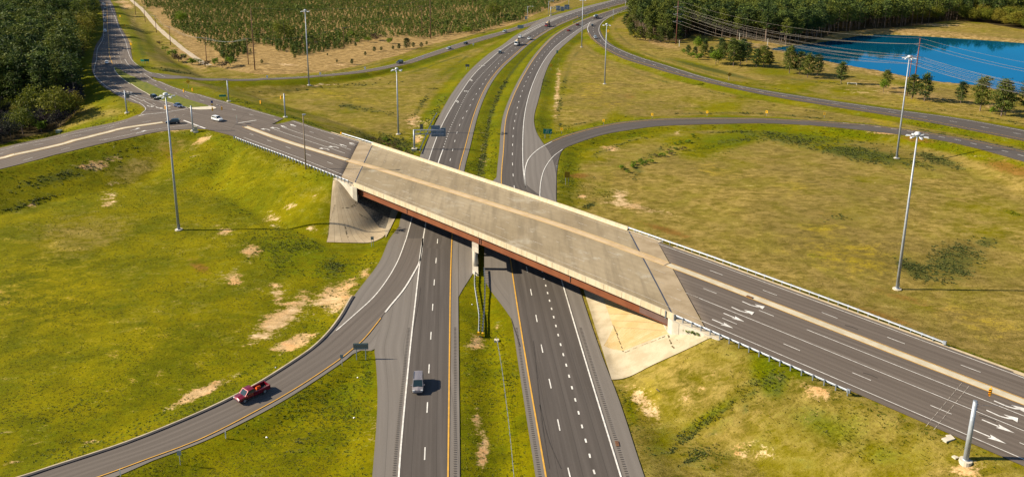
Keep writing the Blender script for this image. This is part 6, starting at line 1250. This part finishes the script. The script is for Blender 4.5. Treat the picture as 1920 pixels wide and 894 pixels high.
for side, poly, d in ((0, LFOR, 6.6), (1, RFOR, 6.8)):
    x, y = poisson_pts(poly, d, 0, 31 + side); m = infrustum(x, y, 90, 20); x, y = x[m], y[m]
    m = ~((y < 330) & (side == 0) & (x > -300) & (proj(x, y, 0.)[1] > 196)); x, y = x[m], y[m]      # the low scrub stands there
    dd = np.hypot(x, y); od = np.argsort(dd); x, y = x[od], y[od]; km = kindmix(x, y, side == 0); z = T_at(x, y); vis_ = proj(x, y, 0.)[0]
    front = np.arange(len(x)); lab = ['dark pine standing in the dense forest along the left edge', 'dark pine standing in the forest at the upper right, above the lake'][side]; lab2 = ['yellow-green leafing tree among the pines of the left forest', 'yellow-green leafing tree at the far shore of the lake'][side]
    cnt = 0; sx_, sy_, ss_, sk_ = [], [], [], []
    hs = rg.uniform(.74, 1.2, len(x)) * (1.0 if side == 0 else .92)
    for i in range(len(x)):
        if km[i]:
            if cnt < 400 and dd[od][i] < 1e9 and (i < 420): place_tree(SPl[i % 3], x[i], y[i], z[i], rg.uniform(1.1, 1.65), rg.uniform(0, 6), lab2, ['yellow-green trees of the left forest', 'yellow-green trees at the lake shore'][side])
            else: sk_.append(i)
        elif cnt < NIND[side]: place_tree(PP[i % 5], x[i], y[i], z[i], hs[i], rg.uniform(0, 6), lab, ['pines of the left forest', 'pines of the right forest'][side]); cnt += 1
        else: sx_.append(i)
    sx_ = np.array(sx_); PQ = [PPm[i % 5] if q_ < 1300 else PPl[i % 5] for q_, i in enumerate(range(len(sx_)))]; merged('pine_forest', PQ, x[sx_], y[sx_], z[sx_], hs[sx_], rg, ['mass of dark pines filling the deeper part of the left forest', 'mass of dark pines filling the deeper part of the forest behind the lake'][side], 'forest', trunks=True)
    if len(sk_): sk_ = np.array(sk_); merged('broadleaf_wood', SPl, x[sk_], y[sk_], z[sk_], rg.uniform(.8, 1.3, len(sk_)), rg, ['mass of yellow-green trees deep in the left forest', 'mass of yellow-green trees deep behind the lake'][side], 'forest')
    print('FOREST', side, len(x), cnt, len(sx_), len(sk_))
def treepx(p, u, v, vt, label, group=None, cat='tree', sxy=1.):
    x, y, z = gp(u, v); h = hgt(u, v, vt); return place_tree(p, x, y, z, h / p['h'], rg.uniform(0, 6), label, group, cat, sxy)
# lakeside and group in front of the right forest
GLK = 'scattered pines between the ramp and the lake'
for k, (u, v, vt, lb) in enumerate([(1480, 138, 88, 'lakeside pine, leftmost of the row of four beside the water'), (1499, 140, 97, 'narrow lakeside pine, second in the row of four beside the water'), (1514, 146, 103, 'lakeside pine, third in the row of four beside the water'), (1532, 143, 103, 'bushy lakeside pine, right end of the row of four beside the water'), (1576.5, 157, 117, 'solitary squat lakeside pine left of the white bench rail'), (1661, 166, 132, 'narrow dark pine behind the lime green sapling by the lake'), (1709.5, 186, 140, 'lakeside pine directly right of the mast, hiding the power pole foot'), (1733, 190, 140, 'open-crowned lakeside pine just right of the pine by the mast'), (1801, 194, 154, 'short rounded lakeside pine in the middle of the right group'), (1837.5, 208, 145, 'tall umbrella-crowned lakeside pine left of the rightmost pines'), (1877, 218, 150, 'tall lakeside pine with a bare lower trunk near the right edge'), (1884, 217, 160, 'lower-crowned pine leaning against the rightmost tall pine'), (1921, 210, 150, 'pine cut off by the right edge of the picture'), (1442.5, 126, 97, 'dark pine at the left tip of the lake')]): treepx(LP[k % 5], u, v, vt, lb, GLK, sxy=1.0)
treepx(LI[0], 1656, 173, 149, 'lime green sapling in front of the narrow dark pine by the lake'); treepx(BU[0], 1860, 214, 199, 'low green bush at the foot of the rightmost lakeside pines', None, 'bush')
for k, (u, v, vt) in enumerate([(1290, 103, 85), (1303, 107, 88), (1318, 109, 84), (1333, 110, 88), (1356, 113, 80), (1375, 124, 76), (1388, 122, 80), (1400, 117, 82), (1418, 126, 92), (1431, 127, 86), (1346, 118, 92), (1322, 98, 75), (1352, 104, 72), (1372, 106, 72), (1392, 106, 74)]): treepx(LP[(k * 2) % 5], u, v, vt, 'dark pine in the clump in front of the right forest, left of the lake', 'pines of the clump left of the lake', sxy=1.05)
treepx(LI[1], 1342, 121, 92, 'bright lime green tree in front of the pine clump left of the lake', sxy=1.1); treepx(LI[0], 1308, 96, 70, 'yellow-green young tree behind the left part of the pine clump')
for k, (u, v, vt) in enumerate([(1282, 101, 91), (1296, 108, 97), (1310, 112, 99), (1193, 75, 65), (1210, 76, 64), (1228, 77, 65), (1380, 90, 74), (1400, 90, 76)]): treepx((BR if k in (3, 4, 7) else BU)[k % 3], u, v, vt, ['green', 'brownish'][k in (3, 4, 7)] + ' bush at the edge of the right forest, left of the lake', ['green bushes along the right forest', 'brownish bushes along the right forest'][k in (3, 4, 7)], 'bush', 1.2)
for k, (u, v, vt) in enumerate([(1185, 70, 44), (1200, 76, 50), (1218, 79, 52), (1238, 80, 50), (1255, 79, 54), (1272, 77, 52), (1175, 52, 26), (1181, 60, 34)]): treepx(LP[k % 5], u, v, vt, 'low bushy pine along the front edge of the right forest', 'bushy pines along the right forest edge', sxy=1.15)
# white rail by the lake
x, y, z = gp(1597.5, 159.5); r = empty('wooden_rail', (x, y, z), -.3, 'low white rail standing on the dry grass right of the squat pine', 'rail'); MB().box((0, 0, 1.0), (4.6, .12, .18)).build('bar', SWHT, r)
for s in (-2.1, 2.1): MB().box((s, 0, .45), (.16, .16, 1.2)).build('post', SWHT, r)
# left: yellow tree in the plantation, spring shrubs, scrub
treepx(SPl[0], 534.5, 80, 38, 'round yellow-green tree standing alone in the young pine plantation', sxy=1.15); treepx(SPl[1], 109, 232, 163, 'big yellow-green leafing tree at the corner of the left forest', sxy=1.1); treepx(SPl[2], 140, 214, 171, 'olive brown round tree right of the big yellow-green one'); treepx(SPl[1], 45, 205, 162, 'pale round tree with a whitish top in the left scrub'); treepx(SPl[0], 18, 165, 120, 'yellowish tree at the left edge above the scrub'); treepx(LI[0], 130, 175, 132, 'bright green leafy tree at the right edge of the left forest', sxy=1.1); treepx(LI[1], 340, 38 * 0 + 47, 20, 'tall lime green tree at the left side of the plantation'); treepx(SPl[2], 925, 36, 4, 'yellow-green tree at the far right end of the plantation')
XS = pts([un(u, v, 0) for u, v in [(-60, 205), (150, 196), (152, 222), (120, 238), (60, 249), (0, 264), (-60, 280)]]); x, y = poisson_pts(XS, 4.2, 0, 77); z = T_at(x, y)
for i in range(len(x)):
    pu, pv = proj(x[i], y[i], 0.); hh = rg.uniform(.65, 1.25) * (1 if pv > 215 else 1.5); place_tree((SB if rg.random() < .86 else SPl)[rg.integers(3)], x[i], y[i], z[i], hh if True else 1, rg.uniform(0, 6), 'dark bush in the shady scrub above the side road at the left', 'dark scrub bushes at the left', 'bush') if rg.random() < .93 else place_tree(BU[0], x[i], y[i], z[i], 1.5, 0., 'small bright green bush in the dark scrub at the left', 'bright bushes in the left scrub', 'bush')
for k, (u, v, vt) in enumerate([(323, 108, 92), (335, 116, 98), (345, 112, 100), (310, 96, 86), (300, 84, 76), (360, 122, 108), (372, 120, 110), (385, 126, 112), (403, 122, 108), (432, 124, 106), (418, 128, 113), (660, 72, 58), (690, 80, 68), (705, 76, 60), (730, 82, 70), (875, 63, 50), (895, 62, 52), (640, 70, 60), (670, 82, 74), (845, 66, 56)]):
    b_ = k % 3 != 1; treepx((BU if b_ else BR)[k % 3], u, v, vt, ['brown twiggy bush on the dry strip beside the plantation', 'green bush on the dry strip beside the plantation'][b_], ['brown bushes beside the plantation', 'green bushes beside the plantation'][b_], 'bush', 1.2)
for k, (u, v, vt) in enumerate([(702, 98, 88), (715, 96, 88), (667, 88, 80), (763, 92, 72), (748, 93, 82), (737, 94, 86), (790, 90, 80), (632, 118, 112), (660, 121, 111), (614, 105, 100), (553, 110, 102), (491, 120, 112), (685, 105, 97), (800, 85, 78), (775, 90, 80)]): treepx(LP[k % 5], u, v, vt, 'small pine seedling scattered on the dry strip before the plantation', 'seedling pines on the dry strip', sxy=1.25)
# the plantation
YP = [tree_proto('young', 3.0, 130 + k) for k in range(5)]; YQ = [tree_proto('youngfar', 3.0, 140 + k) for k in range(6)]
pp = np.vstack([PLANT, [[un(1110, -20)[0], un(1110, -20)[1]], [300, 1250], [-700, 1250]]])
xx, yy = np.meshgrid(np.arange(-640, 260, 2.45), np.arange(440, 1080, 2.9)); ca_, sa_ = math.cos(.35), math.sin(.35); gx_, gy_ = (xx + 200) * ca_ - (yy - 750) * sa_ - 200, (xx + 200) * sa_ + (yy - 750) * ca_ + 750
gx_, gy_ = gx_.ravel() + rg.normal(size=gx_.size) * 1.2, gy_.ravel() + rg.normal(size=gx_.size) * 1.3
track = catmull(pts([un(u, v, .5) for u, v in [(236, -12), (250.6, 2.5), (265.7, 15), (283, 35), (300.8, 53.9), (325.8, 75.2), (350.9, 94), (376, 110), (392, 117)]]), 3.)
kt = KDTree(len(PLANT)); [kt.insert((p[0], p[1], 0), k) for k, p in enumerate(PLANT)]; kt.balance()
m = in_poly(gx_, gy_, pp) & infrustum(gx_, gy_, 20, 4); gx_, gy_ = gx_[m], gy_[m]; dd_ = np.array([kt.find((a, b, 0))[2] for a, b in zip(gx_, gy_)]); u_, v_ = proj(gx_, gy_, 0.)
edge_w = np.interp(u_, [250, 430, 480, 567, 640, 730, 793, 860, 918], [7, 12, 40, 48, 46, 42, 22, 12, 4]); keep = (dd_ > edge_w + vnoise(gx_, gy_, 20, 9) * 14) & (vnoise(gx_, gy_, 34, 8) + vnoise(gx_, gy_, 9, 10) * .8 > -.70) & (rg.random(len(gx_)) < .84); gx_, gy_ = gx_[keep], gy_[keep]; od = np.argsort(np.hypot(gx_, gy_)); gx_, gy_ = gx_[od], gy_[od]; z_ = T_at(gx_, gy_)
sc_ = rg.uniform(.55, 1.3, len(gx_)) * (1 + vnoise(gx_, gy_, 50, 12) * .5)
for i in range(min(300, len(gx_))): place_tree(YP[i % 5], gx_[i], gy_[i], z_[i], sc_[i], rg.uniform(0, 6), 'young pine in the front rows of the plantation', 'young pines of the front plantation rows')
merged('young_pine_plantation', YQ, gx_[300:], gy_[300:], z_[300:], sc_[300:], rg, 'countless small young pines filling the plantation behind the slip road', 'plantation')
print('PLANT', len(gx_))
TRK = noisy('dirt_track', (.36, .29, .20), (.46, .38, .28), .5, .95, detail=6); ribbon('dirt_track', offset(track, -1.7), offset(track, 1.7), TRK, .1)
# ------------------------------------------------------------ rough growth on the verges
def weeds(n, seed, name, label, m, box, size, cond, hr=(.7, 1.3)):
    rg = np.random.default_rng(seed); y = np.exp(rg.uniform(math.log(box[2]), math.log(box[3]), n)); x = rg.uniform(-1, 1, n) * y * .72; ok = (x > box[0]) & (x < box[1]); x, y = x[ok], y[ok]
    k = cond(x, y, rg); x, y = x[k], y[k]; ok = ~np.logical_or.reduce([in_poly(x, y, P) for P in ROADPOLY]); x, y = x[ok], y[ok]; s_, o_ = wso(x, y)
    ok = ~((s_ > -48) & (s_ < -12) & (o_ > -36) & (o_ < 12)) & ~((s_ > 25) & (s_ < 80) & (o_ > -34) & (o_ < 10) & (s_ + .86 * o_ < 52.5 + 8 * (o_ > -18))); x, y = x[ok], y[ok]; ok = DRq(x, y) > .35; x, y = x[ok], y[ok]; z = T_at(x, y)
    s = size * rg.uniform(*hr, len(x)) * (.6 + y / 260.); C = np.stack([x, y, z], 1); Vs = []; Fs = []; n0 = 0; tn = []
    for b in range(5):
        a = rg.uniform(0, 6.28, len(x)); ln = rg.uniform(.3, .9, len(x)) * s; d = np.stack([np.cos(a), np.sin(a), np.zeros(len(x))], 1); e = np.stack([-np.sin(a), np.cos(a), np.zeros(len(x))], 1)
        A = C + d * s[:, None] * .15 - e * s[:, None] * .28; B = C + d * s[:, None] * .15 + e * s[:, None] * .28; T_ = C + d * ln[:, None]; T_[:, 2] += s * rg.uniform(.10, .36, len(x))
        V = np.stack([A, B, T_], 1).reshape(-1, 3); Vs.append(V); Fs.append(np.arange(len(V)).reshape(-1, 3) + n0); n0 += len(V); tn.append(np.repeat(rg.uniform(0, 1, len(x)), 3))
    o = mk(name, np.vstack(Vs), np.vstack(Fs), m, None, False, None, {'tint': np.concatenate(tn), 'tree': np.concatenate(tn) * .9}); tag(o, label, 'grass', None, 'stuff'); return len(x)
GRS1 = foliage('tussock_green', (.078, .090, .004), (.145, .138, .004), (.170, .145, .006)); GRS2 = foliage('tussock_dry', (.135, .105, .024), (.225, .165, .048), (.155, .130, .012)); GRS3 = foliage('weed_bright', (.046, .072, .005), (.096, .115, .006), (.112, .118, .007))
def samp(G, x, y): return T_at(x, y, G)
print('W1', weeds(110000, 1, 'grass_tussocks', 'rough green grass tussocks covering the near verges and the left field', GRS1, (-200, 30, 92, 260), .21, lambda x, y, g: (g.random(len(x)) < .55 + vnoise(x, y, 7, 21)) & (samp(soil, x, y) < .5)))
print('W2', weeds(80000, 2, 'dry_grass_tussocks', 'dry tan grass tussocks covering the right field and the embankments', GRS2, (-60, 220, 92, 200), .19, lambda x, y, g: (g.random(len(x)) < (samp(dry, x, y)) * (.6 + vnoise(x, y, 9, 22))) & (samp(soil, x, y) < .5)))
print('W3', weeds(500000, 3, 'green_weeds', 'bright green weeds growing in patches on the slopes', GRS3, (-200, 220, 92, 330), .36, lambda x, y, g: (g.random(len(x)) < np.clip(samp(lush, x, y) * .9 - .15, 0, 1) * (.35 + 1.1 * vnoise(x, y, 5, 23) + .8 * vnoise(x, y, 16, 25)))))
GRS4 = foliage('marsh_reeds', (.034, .050, .012), (.080, .100, .018), (.105, .095, .028))
print('W4', weeds(500000, 4, 'marsh_reeds', 'dark reeds and brambles in the wet hollows of the fields', GRS4, (-200, 300, 92, 420), .5, lambda x, y, g: (g.random(len(x)) < np.clip(samp(dark, x, y) * 1.5 - .35, 0, 1) * (.6 + 1.3 * vnoise(x, y, 4, 24)))))
# bushes beside the right wing wall
for k, (u, v, w_) in enumerate([(1287, 624.5, 1.), (1293, 626.5, 1.1), (1300, 628.5, 1.), (1307, 630, .8)]):
    x, y, z = gp(u, v); place_tree(BU[k % 3], x, y, z + .05, .34 * w_, k * 1.2, 'bright green weed bush growing along the foot of the right wing wall', 'green bushes at the right wing wall', 'bush', 1.3)

rb = np.random.default_rng(61)
for k in range(34):
    t_ = k / 33.; u = 1168 + 134 * t_ + rb.normal() * 7; v = 322 - 60 * t_ + rb.normal() * 4.5; x, y, z = gp(u, v)
    gr_ = rb.random() < .7; place_tree((BU if gr_ else BR)[k % 3], x, y, z, rb.uniform(.18, .5), rb.uniform(0, 6), ['low brown bush in the slanting row of scrub inside the loop ramp', 'low green bush in the slanting row of scrub inside the loop ramp'][gr_], ['brown bushes in the loop', 'green bushes in the loop'][gr_], 'bush', 1.5)
for k in range(46):
    u = rb.uniform(690, 800); v = 248 + (u - 690) * .30 + rb.uniform(4, 26); x, y, z = gp(u, v)
    if road_dist([x], [y])[0] < 4: continue
    gr_ = rb.random() < .45; place_tree((BU if gr_ else BR)[k % 3], x, y, z, rb.uniform(.25, .5), rb.uniform(0, 6), ['low brown bush on the bank between the bridge and the sign gantry', 'low green bush on the bank between the bridge and the sign gantry'][gr_], ['brown bushes behind the bridge', 'green bushes behind the bridge'][gr_], 'bush', 1.6)
# ------------------------------------------------------------ light, sky, camera
w = bpy.data.worlds.new('World'); SC.world = w; w.use_nodes = True; nt = w.node_tree
sk = nt.nodes.new('ShaderNodeTexSky'); sk.sky_type = 'NISHITA'; sk.sun_disc = False
SUN_EL = R(31); AZ = R(-90)
sk.sun_elevation = SUN_EL; sk.sun_rotation = AZ; sk.altitude = 100; sk.air_density = 1.; sk.dust_density = .15; sk.ozone_density = 2.5
bg = nt.nodes['Background']; bg.inputs['Strength'].default_value = .062; nt.links.new(sk.outputs[0], bg.inputs[0])
sun = bpy.data.lights.new('sun', 'SUN'); sun.energy = 5.0; sun.angle = R(.53); sun.color = (1., .87, .66)
so_ = bpy.data.objects.new('sun', sun); COL.objects.link(so_)
dirv = Vector((math.cos(SUN_EL) * math.cos(R(-1.5)), math.cos(SUN_EL) * math.sin(R(-1.5)), -math.sin(SUN_EL)))
so_.rotation_euler = dirv.to_track_quat('-Z', 'Y').to_euler(); so_.location = (-200, 200, 300)
cam = bpy.data.cameras.new('camera'); co = bpy.data.objects.new('camera', cam); COL.objects.link(co); SC.camera = co
cam.sensor_fit = 'HORIZONTAL'; cam.sensor_width = 36; cam.lens = 36 * F / 1920; cam.shift_x = 0; cam.shift_y = -(447 - 240) / 1920.
cam.clip_start = .5; cam.clip_end = 20000
# camera axes from the solved orientation
def cax(a2, b2, f): return Vector((a2, f * CT + b2 * ST, -f * ST + b2 * CT))
right = cax(CR, SR, 0); up = cax(-SR, CR, 0); back = -cax(0, 0, 1)
M = Matrix((right, up, back)).transposed().to_4x4(); M.translation = (0, 0, H); co.matrix_world = M
SC.view_settings.view_transform = 'Standard'; SC.view_settings.look = 'None'; SC.view_settings.exposure = 1.06; SC.view_settings.gamma = 1; SC.view_settings.use_curve_mapping = False
SC.cycles.use_denoising = True; SC.cycles.max_bounces = 6; SC.cycles.diffuse_bounces = 3; SC.cycles.glossy_bounces = 3; SC.cycles.transparent_max_bounces = 4
